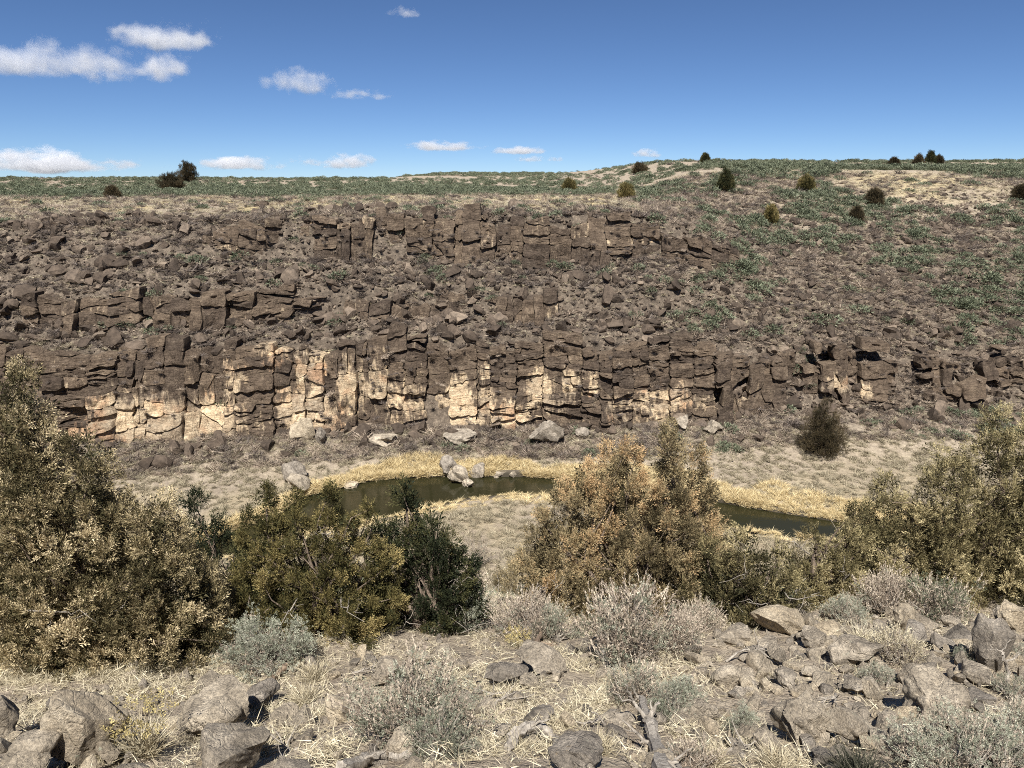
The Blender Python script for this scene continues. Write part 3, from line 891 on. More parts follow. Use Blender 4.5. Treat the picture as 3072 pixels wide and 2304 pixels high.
    L2, G2 = region_labels(pos, w, s, 'green sagebrush', 'sagebrush')
    emit('sagebrush', lambda i: L2[i], 'bush', lambda i: G2[i], SAGE_FAR + BRUSH_FAR, pos, rot, scl, idx, 240,
         'sagebrush_cover', 'grey green sagebrush cover across the plateau and far slope')
    print('sage', n)
    # ---- grass tufts on the far slope and shelf
    def dens3(x, w):
        d = np.where((w > 77) & (w < 108), .95, np.where((w > 65) & (w < 76) & (x < 14), .4, .62))
        d = np.where((w > 62.4) & (w < 65.4), .06, d)
        return d * (.3 + 1.2 * fbm(x * .25 + 70, w * .25, 2, 3))
    x, y, w = sample_far(rng, 34000, -70, 85, 57, 110, dens3)
    k = frust(x, y); x, y = x[k], y[k]; n = len(x); s = rng.uniform(.6, 1.5, n)
    tag(gn_scatter('dry_grass', GRASS_FAR, np.stack([x, y, ground(x, y) - .02], -1), np.stack([rng.normal(0, .2, n), rng.normal(0, .2, n), rng.uniform(0, 6.28, n)], -1),
                   np.stack([s * 1.2, s * 1.2, s * .8], -1), rng.integers(0, 4, n)), 'short dry grass between the rocks of the far slope', kind='stuff')
    # ---- canyon floor grass
    x = rng.uniform(-50, 60, 16000); y = rng.uniform(22, 62, 16000)
    ne, fe = river_edges(x); ins = np.minimum(y - ne, fe - y)
    k = ((ins < -1.6) | ((y > fe) & (ins < -.6))) & frust(x, y, 1.0); x, y = x[k], y[k]; n = len(x); s = rng.uniform(.6, 1.5, n)
    tag(gn_scatter('floor_grass', FLOOR_GRASS, np.stack([x, y, ground(x, y) - .02], -1), np.stack([rng.normal(0, .25, n), rng.normal(0, .25, n), rng.uniform(0, 6.28, n)], -1),
                   np.stack([s * 1.3, s * 1.3, s * .8], -1), rng.integers(0, 4, n)), 'grey tan grass on the canyon floor beside the river', kind='stuff')
    # ---- golden reeds along both banks
    x = rng.uniform(-45, 50, 9000); ne, fe = river_edges(x); side = rng.random(9000) < .78
    wid = np.where(x > 8, 3.6, 2.2) * (.25 + 1.5 * fbm(x * .35, 0 * x + 2, 3, 3))
    off = rng.random(9000) ** 1.5
    y = np.where(side, fe + .12 + off * wid, ne - .3 - off * 1.8)
    k = frust(x, y, 1.0) & (rng.random(9000) < .25 + 1.3 * fbm(x * .5, y * .7, 1, 3)) & ~((x > -1) & (x < 1.0) & side & (off < .2)); x, y, off = x[k], y[k], off[k]; n = len(x)
    s = rng.uniform(.5, 1.2, n) * (.55 + .9 * fbm(x * .6, y * .6, 5, 3))
    z = np.maximum(ground(x, y), WATER_Z) - .03
    tag(gn_scatter('bank_reeds', REED, np.stack([x, y, z], -1), np.stack([rng.normal(0, .22, n), rng.normal(0, .22, n), rng.uniform(0, 6.28, n)], -1),
                   np.stack([s, s, s * np.where(y < (river_edges(x)[0]), .34, .95)], -1), rng.integers(0, 4, n)), 'golden dry reeds and grass lining the river banks', kind='stuff')
plants_far()
print('far plants', round(time.time() - T0, 1))

# ------------------------------------------------------------------ woody shapes
def tubes(paths, sides=5):
    """paths: list of (pts (k,3), radii (k,)) -> V, F4"""
    V, F, off = [], [], 0
    a = np.arange(sides) / sides * 2 * np.pi
    for P, r in paths:
        P = np.asarray(P, float); r = np.asarray(r, float); k = len(P)
        T = np.gradient(P, axis=0); T /= np.maximum(np.linalg.norm(T, axis=1), 1e-9)[:, None]
        ref = np.array([0.31, 0.17, 0.93]) if abs(T[0] @ np.array([0.31, 0.17, 0.93])) < .9 else np.array([1., 0, 0])
        A = np.cross(T, ref); A /= np.maximum(np.linalg.norm(A, axis=1), 1e-9)[:, None]
        B = np.cross(T, A)
        v = P[:, None] + r[:, None, None] * (np.cos(a)[None, :, None] * A[:, None] + np.sin(a)[None, :, None] * B[:, None])
        V.append(v.reshape(-1, 3))
        i = np.arange(k * sides).reshape(k, sides); j = np.roll(i, -1, 1)
        F.append((np.stack([i[:-1], j[:-1], j[1:], i[1:]], -1).reshape(-1, 4)) + off)
        off += k * sides
    return np.concatenate(V), np.concatenate(F)

def wander(rng, p0, p1, k=6, amp=0.12, sag=0.0):
    t = np.linspace(0, 1, k)[:, None]
    p0 = np.asarray(p0, float); p1 = np.asarray(p1, float)
    L = np.linalg.norm(p1 - p0)
    P = p0 + (p1 - p0) * t
    n = np.cumsum(rng.normal(0, 1, (k, 3)), 0); n -= n[0]; n = n - t * n[-1]
    P = P + n * amp * L / k
    P[:, 2] += sag * L * (4 * t * (1 - t))[:, 0]
    return P

def spray_template(nb, splay=0.6, ll=.38, w=.11):
    """one scale-leaf twig of unit length along +z"""
    V = []; ga = 2.4
    for k in range(nb):
        z = .08 + .85 * k / nb; a = k * ga
        d = np.array([math.cos(a) * splay, math.sin(a) * splay, 1 - splay * .5]); d /= np.linalg.norm(d)
        l = ll * (1.15 - .6 * z); c = np.array([0, 0, z])
        s = np.cross(d, [math.cos(a + .7), math.sin(a + .7), .4]); s /= np.linalg.norm(s)
        V += [c + d * l * .25 - s * w * .6, c + d * l * .45 + s * w * .6, c + d * l]
    V += [np.array([-w * .25, 0, 0]), np.array([w * .25, 0, .1]), np.array([0, 0, 1.05])]
    return np.array(V)
_SPRAY = [spray_template(9, .55, .5, .1), spray_template(8, .4, .5, .1), spray_template(9, .7, .46, .105)]

def sprays_mesh(name, rng, P, D, L, tint, mat, tmpl=_SPRAY, fat=1.0):
    n = len(P)
    D = D / np.maximum(np.linalg.norm(D, axis=1), 1e-9)[:, None]
    A = np.cross(D, rng.normal(size=(n, 3))); A /= np.maximum(np.linalg.norm(A, axis=1), 1e-9)[:, None]
    B = np.cross(D, A)
    Vs, Fs, ts, off = [], [], [], 0
    which = rng.integers(0, len(tmpl), n)
    for q, T in enumerate(tmpl):
        m = which == q
        if not m.any(): continue
        Tx = T; fv = (fat[m] if hasattr(fat, '__len__') else np.full(m.sum(), fat))[:, None, None]
        v = P[m][:, None] + L[m][:, None, None] * (fv * Tx[None, :, 0:1] * A[m][:, None] + fv * Tx[None, :, 1:2] * B[m][:, None] + Tx[None, :, 2:3] * D[m][:, None])
        k = len(T)
        Vs.append(v.reshape(-1, 3)); Fs.append(np.arange(m.sum() * k).reshape(-1, 3) + off); off += m.sum() * k
        ts.append(np.repeat(tint[m], k))
    return mesh(name, np.concatenate(Vs), [np.concatenate(Fs)], mat, attrs=dict(tint=np.concatenate(ts)))

def juniper(label, seed, base, cones, mat, n_clump, n_spray, spray, clump_r, tip=0.0, dead=6, trunk_r=.11, droop=0.1, cat='tree', group=None, gap=1.75):
    n_spray = int(n_spray * 1.45)
    """cones: list of (dx, dy, z0, height, radius, power) leaders that make up the crown"""
    rng = np.random.default_rng(seed)
    root = tag(empty('juniper_tree', base), label, cat, group)
    wts = np.array([c[3] * c[4] for c in cones]); wts = wts / wts.sum()
    C, N, U = [], [], []
    for ci in rng.choice(len(cones), n_clump * 4, p=wts):
        dx, dy, z0, h, r, pw = cones[ci]
        t = 1 - (1 - rng.random()) ** .74
        az = rng.uniform(0, 2 * np.pi)
        env = r * max(.13, (1 - t) ** pw) * min(1, (t + .12) / .3) * (.72 + .5 * vnoise(az * 1.3 + ci * 7, t * 4, seed))
        rr = env * (1 - .55 * rng.random() ** 2)
        C.append((dx + rr * math.cos(az), dy + rr * math.sin(az), z0 + t * h))
        N.append((math.cos(az), math.sin(az), .55 - droop)); U.append(t)
    C = np.array(C); N = np.array(N); U = np.array(U)
    pick = [0]; md = clump_r * gap
    for i in range(1, len(C)):
        if len(pick) >= n_clump: break
        if (((C[pick] - C[i]) * np.array([1, 1, .72])) ** 2).sum(1).min() > md * md: pick.append(i)
    C, N, U = C[pick], N[pick], U[pick]; n_spray = int(n_spray * n_clump / len(pick)) if len(pick) > n_clump * .5 else n_spray * 2; n_clump = len(pick)
    paths = []
    mx = max(c[3] + c[2] for c in cones)
    tops = [(c[0], c[1], c[2] + c[3] * .85) for c in cones]
    for k, tp in enumerate(tops):
        st = np.array([rng.normal(0, .06), rng.normal(0, .06), -.25])
        P = wander(rng, st, tp, 8, .25); paths.append((P, np.linspace(trunk_r * (1 if k == 0 else .6), .012, 8)))
    for i in rng.choice(n_clump, min(n_clump, 70), replace=False):
        k = rng.integers(0, len(tops)); s = paths[k][0][min(7, 1 + int(5 * max(0, (C[i][2] - .3)) / mx))]
        paths.append((wander(rng, s, C[i], 5, .3, .06), np.linspace(.022, .004, 5)))
    V, F = tubes(paths); link('trunk', mesh('trunk', V, [F], M['bark'], sharp=60), root)
    if dead:
        for i in rng.choice(n_clump, dead):
            paths = []
            q = C[i] * np.array([1.0, 1.0, .75]); d = N[i] + rng.normal(0, .5, 3); e = q + d * rng.uniform(.3, .6)
            paths.append((wander(rng, q, e, 6, .5), np.linspace(.011, .003, 6)))
            for _ in range(3):
                m = q + (e - q) * rng.uniform(.3, .8); paths.append((wander(rng, m, m + rng.normal(0, .16, 3), 4, .5), np.linspace(.006, .002, 4)))
            V, F = tubes(paths, 4); link('dead_branch', mesh('dead_branch', V, [F], M['grey_wood']), root)
    n = n_clump * n_spray
    ci = np.repeat(np.arange(n_clump), n_spray)
    o = rng.normal(0, 1, (n, 3)); o /= np.maximum(np.linalg.norm(o, axis=1), 1e-9)[:, None]
    rad = (clump_r * rng.uniform(.7, 1.2, n_clump))[ci] * rng.random(n) ** .45
    P = C[ci] + o * rad[:, None] * np.array([.85, .85, 1.45])
    D = o * .55 + N[ci] * .5 + np.array([0, 0, .65]) + rng.normal(0, .35, (n, 3))
    Ls = spray * rng.uniform(.6, 1.35, n)
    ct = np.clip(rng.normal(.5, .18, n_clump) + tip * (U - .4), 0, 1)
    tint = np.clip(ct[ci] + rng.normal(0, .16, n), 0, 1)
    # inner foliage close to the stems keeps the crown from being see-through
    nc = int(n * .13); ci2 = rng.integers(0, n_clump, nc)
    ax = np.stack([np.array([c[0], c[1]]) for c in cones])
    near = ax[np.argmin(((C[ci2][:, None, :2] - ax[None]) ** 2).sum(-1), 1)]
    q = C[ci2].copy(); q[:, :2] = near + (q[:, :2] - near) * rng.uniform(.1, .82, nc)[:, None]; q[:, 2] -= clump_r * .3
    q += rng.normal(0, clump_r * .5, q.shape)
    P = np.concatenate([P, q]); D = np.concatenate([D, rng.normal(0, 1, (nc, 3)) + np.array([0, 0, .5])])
    Ls = np.concatenate([Ls, spray * 1.5 * rng.uniform(.7, 1.3, nc)]); tint = np.concatenate([tint, np.clip(rng.normal(.15, .1, nc), 0, 1)])  # inner sprays tinted dark: shade deep in the crown put into their colour
    fat = np.concatenate([np.ones(n), np.full(nc, 1.6)])
    link('crown', sprays_mesh('crown', rng, P, D, Ls, tint, mat, fat=fat), root)
    return root

def P3(p): return tuple(float(v) for v in p)

def jun_at(label, seed, X, Y, lead, mat, **kw):
    """lead: leaders in picture units (dx px, top px above the base, half width px, power)"""
    p = at(X, Y); m = dist_px(p)
    rng = np.random.default_rng(seed + 1)
    cones = []
    for dx, top, hw, pw, z0 in lead:
        cones.append((dx * m, rng.uniform(-.35, .35) * hw * m, z0 * m, (top - z0) * m, hw * m, pw))
    kw.setdefault('spray', .12)
    return juniper(label, seed, P3(p), cones, M[mat], **kw)

def trees_near():
    jun_at('big straw coloured juniper filling the lower left of the view', 401, 92, 662,
           [(-14, 298, 78, .8, 10), (-64, 256, 100, .7, 0), (34, 236, 84, .7, 0), (88, 180, 60, .6, 0), (20, 160, 122, .55, -20), (-16, 236, 74, .6, 60), (40, 70, 80, .55, -55)],
           'juniper_straw', n_clump=700, n_spray=32, spray=.11, clump_r=.13, gap=1.65, tip=.15, dead=16, trunk_r=.13, droop=.25)
    jun_at('small dark green juniper in shade between the straw and the olive junipers', 402, 226, 618,
           [(0, 104, 34, .6, 0), (-22, 122, 22, .7, 0), (16, 84, 28, .6, 0), (0, 60, 46, .5, -10)], 'juniper_green', n_clump=170, n_spray=26, spray=.13, clump_r=.2, dead=6)  # very dark foliage colour carries part of the straw juniper's shade
    jun_at('olive green juniper with several upright tops beside the fallen arched log', 403, 326, 636,
           [(-46, 165, 34, .55, 0), (16, 168, 38, .6, 0), (-20, 148, 40, .5, 0), (52, 138, 32, .6, 0), (5, 95, 64, .45, 0), (-66, 124, 26, .6, 10), (30, 30, 50, .5, -24), (-20, 40, 55, .5, -10)],
           'juniper_olive', n_clump=400, n_spray=28, spray=.095, clump_r=.105, gap=1.85, tip=.1, dead=14)
    jun_at('darker green juniper just right of the olive juniper', 404, 432, 630,
           [(-22, 150, 32, .6, 0), (8, 128, 30, .6, 0), (-5, 80, 48, .5, 0), (36, 74, 26, .6, 0), (-40, 112, 24, .6, 0), (22, 100, 28, .6, 0)],
           'juniper_green', n_clump=230, n_spray=24, spray=.125, clump_r=.13, dead=8)
    jun_at('broad rusty tan juniper in front of the river bend', 405, 636, 612,
           [(22, 208, 44, .7, 0), (20, 170, 66, .7, 0), (-16, 178, 66, .7, 0), (50, 172, 40, .65, 0), (-50, 142, 70, .65, 0), (36, 130, 70, .6, 0), (-88, 96, 52, .6, 0), (0, 80, 118, .5, 0), (76, 84, 46, .6, 0)],
           'juniper_rust', n_clump=560, n_spray=30, spray=.12, clump_r=.165, gap=1.65, tip=.35, dead=14, trunk_r=.16)
    jun_at('low tan juniper growing to the right of the rusty juniper', 406, 742, 624,
           [(-8, 96, 34, .6, 0), (26, 80, 34, .6, 0), (-36, 76, 34, .55, 0), (0, 50, 60, .5, 0)],
           'juniper_tan', n_clump=260, n_spray=24, spray=.13, clump_r=.155, dead=8)
    jun_at('narrow upright tan juniper before the large right hand juniper', 407, 818, 604,
           [(-6, 86, 28, .6, 0), (24, 104, 28, .65, 0), (4, 60, 44, .5, 0)],
           'juniper_tan', n_clump=180, n_spray=24, spray=.13, clump_r=.155, dead=6)
    jun_at('large yellowish juniper at the right edge above the boulders', 408, 965, 596,
           [(46, 204, 60, .5, 0), (0, 200, 50, .6, 0), (-44, 168, 48, .55, 0), (-86, 118, 44, .55, 0), (70, 170, 60, .5, 0), (20, 110, 90, .45, 0), (-50, 90, 70, .45, 0), (60, 40, 70, .5, -30), (-100, 66, 40, .5, 0)],
           'juniper_tan', n_clump=580, n_spray=30, spray=.12, clump_r=.165, gap=1.65, tip=.2, dead=12, trunk_r=.16)
    # far bank juniper
    jun_at('lone cone shaped dark brown juniper on the far bank below the cliff', 409, 822, 455,
           [(0, 56, 22, .6, 0), (-4, 44, 22, .5, 0), (8, 38, 18, .5, 0)], 'juniper_far', n_clump=220, n_spray=24, spray=.2, clump_r=.34, gap=.7, dead=0, trunk_r=.12)
    # plateau trees and dark bushes
    spec = [(188, 182, 20, 12, 'round brown juniper standing on the skyline at far left'), (171, 190, 14, 14, 'brown juniper with a dark shadow just below the round skyline juniper'),
            (705, 163, 8, 3.5, 'tiny pointed juniper on the skyline right of the small white cloud'), (930, 164, 11, 4, 'tallest pointed juniper on the skyline at right'),
            (917, 167, 10, 5, 'brown cone juniper left of the tallest skyline juniper'), (569, 192, 11, 6.5, 'round olive juniper left of the other on the grassy shelf'),
            (625, 198, 12, 8, 'round olive juniper at the right end of the grassy shelf'), (725, 191, 20, 9, 'dark brown juniper on the slope below the pointed skyline juniper'),
            (805, 191, 12, 8, 'olive brown bushy juniper on the slope among green sagebrush'), (874, 206, 14, 8, 'grey brown round bush on the upper right slope'),
            (639, 173, 8, 7, 'brown bush just under the skyline right of centre'), (1020, 200, 12, 7, 'dark juniper cut by the right edge near the yellow grass'),
            (770, 222, 14, 6, 'small brown bush below the olive brown juniper'), (855, 222, 12, 6, 'small dark bush below the grey brown round bush'),
            (938, 164, 6, 4, 'smallest dark bush right of the tallest skyline juniper'), (893, 167, 7, 4, 'small brown bush left of the skyline cone juniper'),
            (775, 160, 7, 5, 'low green bush on the highest part of the skyline'), (112, 198, 9, 6, 'brown bush on the shelf at far left')]
    for i, (X, Y, h, hw, lab) in enumerate(spec):
        pw = .7 if hw < h * .55 else .35
        jun_at(lab, 420 + i, X, Y, [(0, h, hw, pw, 0), (hw * .25, h * .85, hw * .8, pw, 0)], 'juniper_olive' if 'olive' in lab else ('juniper_green' if 'pointed' in lab else 'juniper_far'),
               n_clump=80, n_spray=26, spray=.34, clump_r=.3, gap=.6, dead=0, trunk_r=.1)
trees_near()
print('trees', round(time.time() - T0, 1))

# ------------------------------------------------------------------ foreground boulders
BIG = {}
def big_rock(k, pale=False, block=False):
    key = (k, pale, block)
    if key not in BIG:
        rng = np.random.default_rng(k * 7 + 1)
        sq = (1, rng.uniform(.75, 1), rng.uniform(.62, .9))
        BIG[key] = rock_mesh('boulder', 500 + k, 5 if k < 6 else 4, M['boulder_pale' if pale else 'boulder'], (15 if k < 6 else 18) if not block else 17, 0.1, sq, 24, ((.52, .86) if k < 6 else (.46, .82)) if not block else (.4, .68))
    return BIG[key]

def boulder(label, k, X, Y, w, h, pale=False, block=False, rz=0.0, tilt=(0, 0), name='boulder', cat='boulder', group=None, sink=.22):
    """X, Y is the picture point where the foot of the boulder stands, w and h its size in the picture"""
    p = at(X, Y); m = dist_px(p)
    me = big_rock(k, pale, block)
    zr = max(abs(v.co[2]) for v in me.vertices) if k not in ZR_ else ZR_[k]
    ZR_[k] = zr
    sx = w * m; sz = h * m / (2 * zr) * (1 + sink)
    o = link(name, me, None, (p[0], p[1] + sx * .25, p[2] + zr * sz * (1 - sink * 1.4)), (tilt[0], tilt[1], rz), (sx, sx * .95, sz))
    return tag(o, label, cat, group)
ZR_ = {}

LANDMARKS = [('pale smooth boulder', 782, 630), ('largest domed boulder', 938, 712), ('big squared boulder', 805, 728), ('split boulder', 857, 656), ('square topped boulder', 922, 686),
             ('tall dark faced boulder', 996, 652), ('twisted grey trunk', 650, 735), ('large corner sage', 972, 755), ('tall silvery sagebrush', 624, 640), ('wide beige sagebrush', 415, 710),
             ('arched driftwood', 530, 740), ('tilted flat slab', 540, 668), ('broad brown boulder', 207, 715), ('large rounded tan boulder', 76, 735), ('olive juniper', 326, 640), ('dark spiky tuft', 858, 760),
             ('small green sage', 742, 720), ('small pale sage', 876, 678), ('right hand juniper', 930, 618)]
def name_stones(items):
    """each loose stone is told by its tone and its side of the nearest landmark"""
    keys = {}
    for it in items:
        o, X, Y, w, pale = it
        k = min(LANDMARKS, key=lambda l: (l[1] - X) ** 2 + (1.6 * (l[2] - Y)) ** 2)
        dx, dy = X - k[1], Y - k[2]
        side = ('right of' if dx > 0 else 'left of') if abs(dx) > 1.3 * abs(dy) else ('below' if dy > 0 else 'above')
        far = 'just' if math.hypot(dx, dy) < 28 else ('a little way' if math.hypot(dx, dy) < 50 else 'well')
        keys.setdefault((('pale tan' if pale else 'grey brown'), far, side, k[0]), []).append(it)
    for (tone, far, side, lm), ids in keys.items():
        ids.sort(key=lambda it: -it[3])
        for n, it in enumerate(ids):
            size = 'largest ' if n == 0 and len(ids) > 1 else ('smallest ' if n == len(ids) - 1 and n > 1 else '')
            tag(it[0], '%s%s loose stone %s %s the %s' % (size, tone, far, side, lm), 'stone', 'loose stones near the ' + lm)

def rocks_near():
    B = boulder
    B('large rounded tan boulder with cracks at bottom left', 0, 76, 768, 82, 72, pale=True, rz=.4)
    B('tan boulder cut by the left edge beside the large rounded boulder', 1, 2, 744, 36, 46, pale=True, rz=1.0)
    B('dark shaded boulder in the bottom left corner', 2, 20, 782, 74, 34, rz=2.0)
    B('broad brown boulder with a lichen crest right of the yellow rabbitbrush', 3, 207, 736, 78, 44, rz=.2)
    B('low boulder with pale green lichen at the bottom edge left of centre', 4, 224, 778, 88, 42, rz=1.4)
    B('small tan rock leaning on the right foot of the large rounded boulder', 7, 106, 765, 30, 22, pale=True)
    B('mossy grey boulder with a lichen patch above the broad brown boulder', 5, 257, 712, 46, 24, rz=.8)
    B('pale smooth boulder under the tan juniper, topmost of the rock field', 8, 782, 636, 54, 30, pale=True, rz=.3)
    B('flat brown boulder just left below the pale smooth boulder', 9, 741, 648, 46, 18, rz=.7)
    B('brown boulder touching the right side of the pale smooth boulder', 10, 815, 650, 28, 17, rz=2)
    B('split boulder with a dark shaded left face beside straw grass', 11, 857, 668, 52, 28, block=True, rz=.5)
    B('square topped boulder above the largest right hand boulder', 12, 922, 698, 58, 30, block=True, rz=.2)
    B('largest domed boulder of the right hand rock field', 3, 938, 730, 72, 50, rz=1.1)
    B('small angular boulder left of a dark hollow in the rock field', 13, 857, 696, 32, 18, block=True, rz=1.5)
    B('big squared boulder with a black gap at its left foot', 1, 805, 746, 64, 44, block=True, rz=.5)
    B('tan boulder tucked against the right of the big squared boulder', 14, 855, 744, 58, 28, pale=True, rz=.1)
    B('low flat rock left of the big squared boulder near the bottom', 15, 766, 752, 34, 18, rz=.9)
    B('flat slab shaped boulder right of the square topped boulder', 16, 984, 688, 42, 19, rz=2.2)
    B('short boulder behind the pale sagebrush at lower right', 17, 978, 712, 36, 18, rz=.6)
    B('tall dark faced boulder with a white dead twig before it', 4, 996, 674, 46, 52, block=True, rz=1.2)
    B('pale yellow boulder at the right edge above the dark faced boulder', 18, 1016, 630, 34, 26, pale=True, rz=.4)
    B('tan boulder at the foot of the large right juniper', 19, 909, 632, 36, 24, pale=True, rz=1.3)
    B('small round stone topped by brush left of the foot boulder', 20, 881, 636, 18, 12, rz=.3)
    B('brown boulder with cream flecks between the tan juniper and rock field', 21, 745, 690, 32, 15, rz=2.4)
    B('small tan boulder in the middle of the rock field', 22, 765, 680, 22, 13, pale=True, rz=.5)
    B('flat brown boulder right of the small tan boulder', 23, 790, 688, 30, 14, rz=.9)
    B('pale lichen covered stone beside the grass tuft at lower centre', 24, 708, 742, 36, 22, pale=True, rz=1.9)
    B('low lichen slab under the small green sage at lower right of centre', 25, 690, 708, 34, 14, pale=True, rz=.2)
    B('tilted flat slab in the grass at the centre of the slope', 26, 540, 674, 56, 18, block=True, rz=.2, tilt=(.15, .1))
    B('wide sunken slab left of the tilted flat slab', 27, 503, 690, 58, 17, block=True, rz=.5)
    B('dark rounded rock half hidden in beige brush left of centre', 28, 386, 686, 36, 22, rz=.8)
    B('grey rock at the base of the far sage thicket in the centre', 29, 528, 646, 34, 18, rz=1.6)
    B('flat stone above the arched driftwood in the grass', 30, 540, 726, 32, 12, rz=.7)
    B('low reddish stone left of the dark rounded rock', 31, 420, 668, 26, 14, pale=True, rz=.2)
    B('stone beside the driftwood log at the bottom edge', 32, 402, 762, 34, 30, rz=.1)
    B('flat lichen rock at the bottom edge right of the arched driftwood', 33, 580, 770, 60, 20, rz=2)
    B('pale flat rock in the gap under the fallen arched log', 34, 232, 622, 34, 15, pale=True, rz=1)
    B('small slab left of the broad sunken slab', 35, 462, 672, 24, 10, rz=1)
    B('brown rock in the grass left of the beige brush', 36, 335, 722, 36, 26, pale=True, rz=2)
    B('reddish brown rock between two boulders and the grass at lower left', 37, 282, 730, 36, 22, rz=.4)
    # boulders by the river and under the cliff
    B('grey flat topped boulder at the left end of the river pool', 38, 289, 482, 32, 19, block=True, rz=.3)
    B('rounded grey boulder standing in the river below the flat topped boulder', 39, 299, 496, 26, 18, rz=.9)
    B('pale flat rock at the water edge left of the pool', 40, 352, 490, 18, 8, pale=True)
    B('grey boulder in the water, largest of the river rocks', 41, 456, 486, 28, 20, block=True, rz=.5)
    B('small grey rock right beside the largest river rock', 42, 468, 489, 17, 11, block=True, rz=1.5)
    B('dark cracked boulder on the bank behind the largest river rock', 43, 446, 477, 22, 18, block=True, rz=2)
    B('grey slab boulder on the bank right of the river rocks', 44, 477, 478, 22, 13, block=True, rz=.4)
    B('low pale rocks line stone at the water edge', 45, 500, 478, 22, 6, pale=True)
    B('small stone at the water edge right of the low pale stone', 46, 513, 479, 12, 7, pale=True, rz=1)
    B('small pale stone at the water edge left of the river rocks', 47, 429, 478, 10, 5, pale=True, rz=1)
    B('big tan boulder at the cliff foot with a dark slab against it', 48, 304, 445, 30, 25, pale=True, block=True, rz=.2)
    B('dark leaning slab on the right of the big tan cliff foot boulder', 49, 320, 446, 14, 19, block=True, rz=.8)
    B('lens shaped dark boulder under the cliff right of centre', 50, 583, 423, 38, 17, rz=.1)
    B('layered dark boulder on the slope below the cliff centre', 51, 549, 446, 44, 24, block=True, rz=.3)
    B('dark split boulder right of the layered boulder', 52, 582, 440, 14, 11, block=True, rz=.6)
    B('long dark slab on the bank left of the layered boulder', 53, 462, 446, 40, 12, block=True, rz=.1)
    B('dark slab rock on the bank below the cliff left of the river rocks', 54, 385, 448, 36, 14, block=True, rz=.4)
    B('dark boulder on the right bank above the grey brush', 55, 714, 436, 26, 15, block=True, rz=1.3)
    B('dark boulder behind the rusty juniper top', 56, 684, 432, 20, 15, block=True, rz=.9)
    # stones of the rock field, too alike to tell apart
    rng = np.random.default_rng(61)
    ST = [rock_mesh('stone', 600 + i, 2 if i % 4 else 3, M['boulder_pale' if i % 3 == 0 else 'boulder'], 13, .08, (1, .85, .8), 26, (.38, .68)) for i in range(12)]
    X, Y, wpx = [], [], []; near_stones = []
    for _ in range(290):
        X.append(rng.uniform(684, 1024)); Y.append(rng.uniform(622, 768)); wpx.append(9 + 8 * rng.pareto(1.5))
    for _ in range(90):
        X.append(rng.uniform(180, 690)); Y.append(rng.uniform(660, 768)); wpx.append(5 + 4 * rng.pareto(2.0))
    for i in range(len(X)):
        p = at(X[i], Y[i]); m = dist_px(p); s = min(wpx[i], 36) * m
        vi = int(rng.integers(0, 12)); o = link('stone', ST[vi], None, (p[0], p[1], p[2] + s * .2), (rng.normal(0, .35), rng.normal(0, .25), rng.uniform(0, 6.28)), (s, s * rng.uniform(.7, 1), s * rng.uniform(.6, .95)))
        near_stones.append((o, X[i], Y[i], wpx[i], vi % 3 == 0))
    name_stones(near_stones)
    # broken rubble under the boulders
    n = 2600; x = rng.uniform(1.2, 10, n); y = rng.uniform(3.2, 12.5, n)
    k = rng.random(n) < sstep(.8, 3.0, x - .12 * y) * (.4 + .9 * fbm(x * .7, y * .7, 1, 3)); x, y = x[k], y[k]
    x = np.concatenate([x, rng.uniform(-5, 1.8, 900)]); y = np.concatenate([y, rng.uniform(3.2, 9.5, 900)]); n = len(x)
    sr = np.clip(.06 + .05 * rng.pareto(1.8, n), .06, .3)
    tag(gn_scatter('broken_rubble', ST, np.stack([x, y, ground(x, y) + sr * .15], -1), np.stack([rng.normal(0, .5, n), rng.normal(0, .5, n), rng.uniform(0, 6.28, n)], -1),
                   np.stack([sr, sr * .9, sr * .85], -1), rng.integers(0, 12, n)), 'broken angular rubble between the boulders of the near slope', kind='stuff')
    # gravel
    n = 5200
    x = rng.uniform(-9, 10, n); y = rng.uniform(3.0, 13.5, n)
    k = rng.random(n) < np.where(x > 1.6, .95, .35); x, y = x[k], y[k]; n = len(x); s = .02 + .03 * rng.pareto(2.5, n); s = np.clip(s, .02, .14)
    tag(gn_scatter('gravel', ST, np.stack([x, y, ground(x, y) + s * .2], -1), rng.uniform(0, 6.28, (n, 3)), np.stack([s, s, s * .8], -1), rng.integers(0, 12, n)),
        'fine gravel and rock chips on the near slope', kind='stuff')
rocks_near()
print('boulders', round(time.time() - T0, 1))

# ------------------------------------------------------------------ foreground shrubs
def leaf_tmpl(nb, splay, ll, w): return spray_template(nb, splay, ll, w)
_SAGE = [leaf_tmpl(6, .8, .55, .2), leaf_tmpl(7, .95, .5, .18)]
_PLUME = [leaf_tmpl(6, .35, .25, .1), leaf_tmpl(7, .3, .22, .09)]

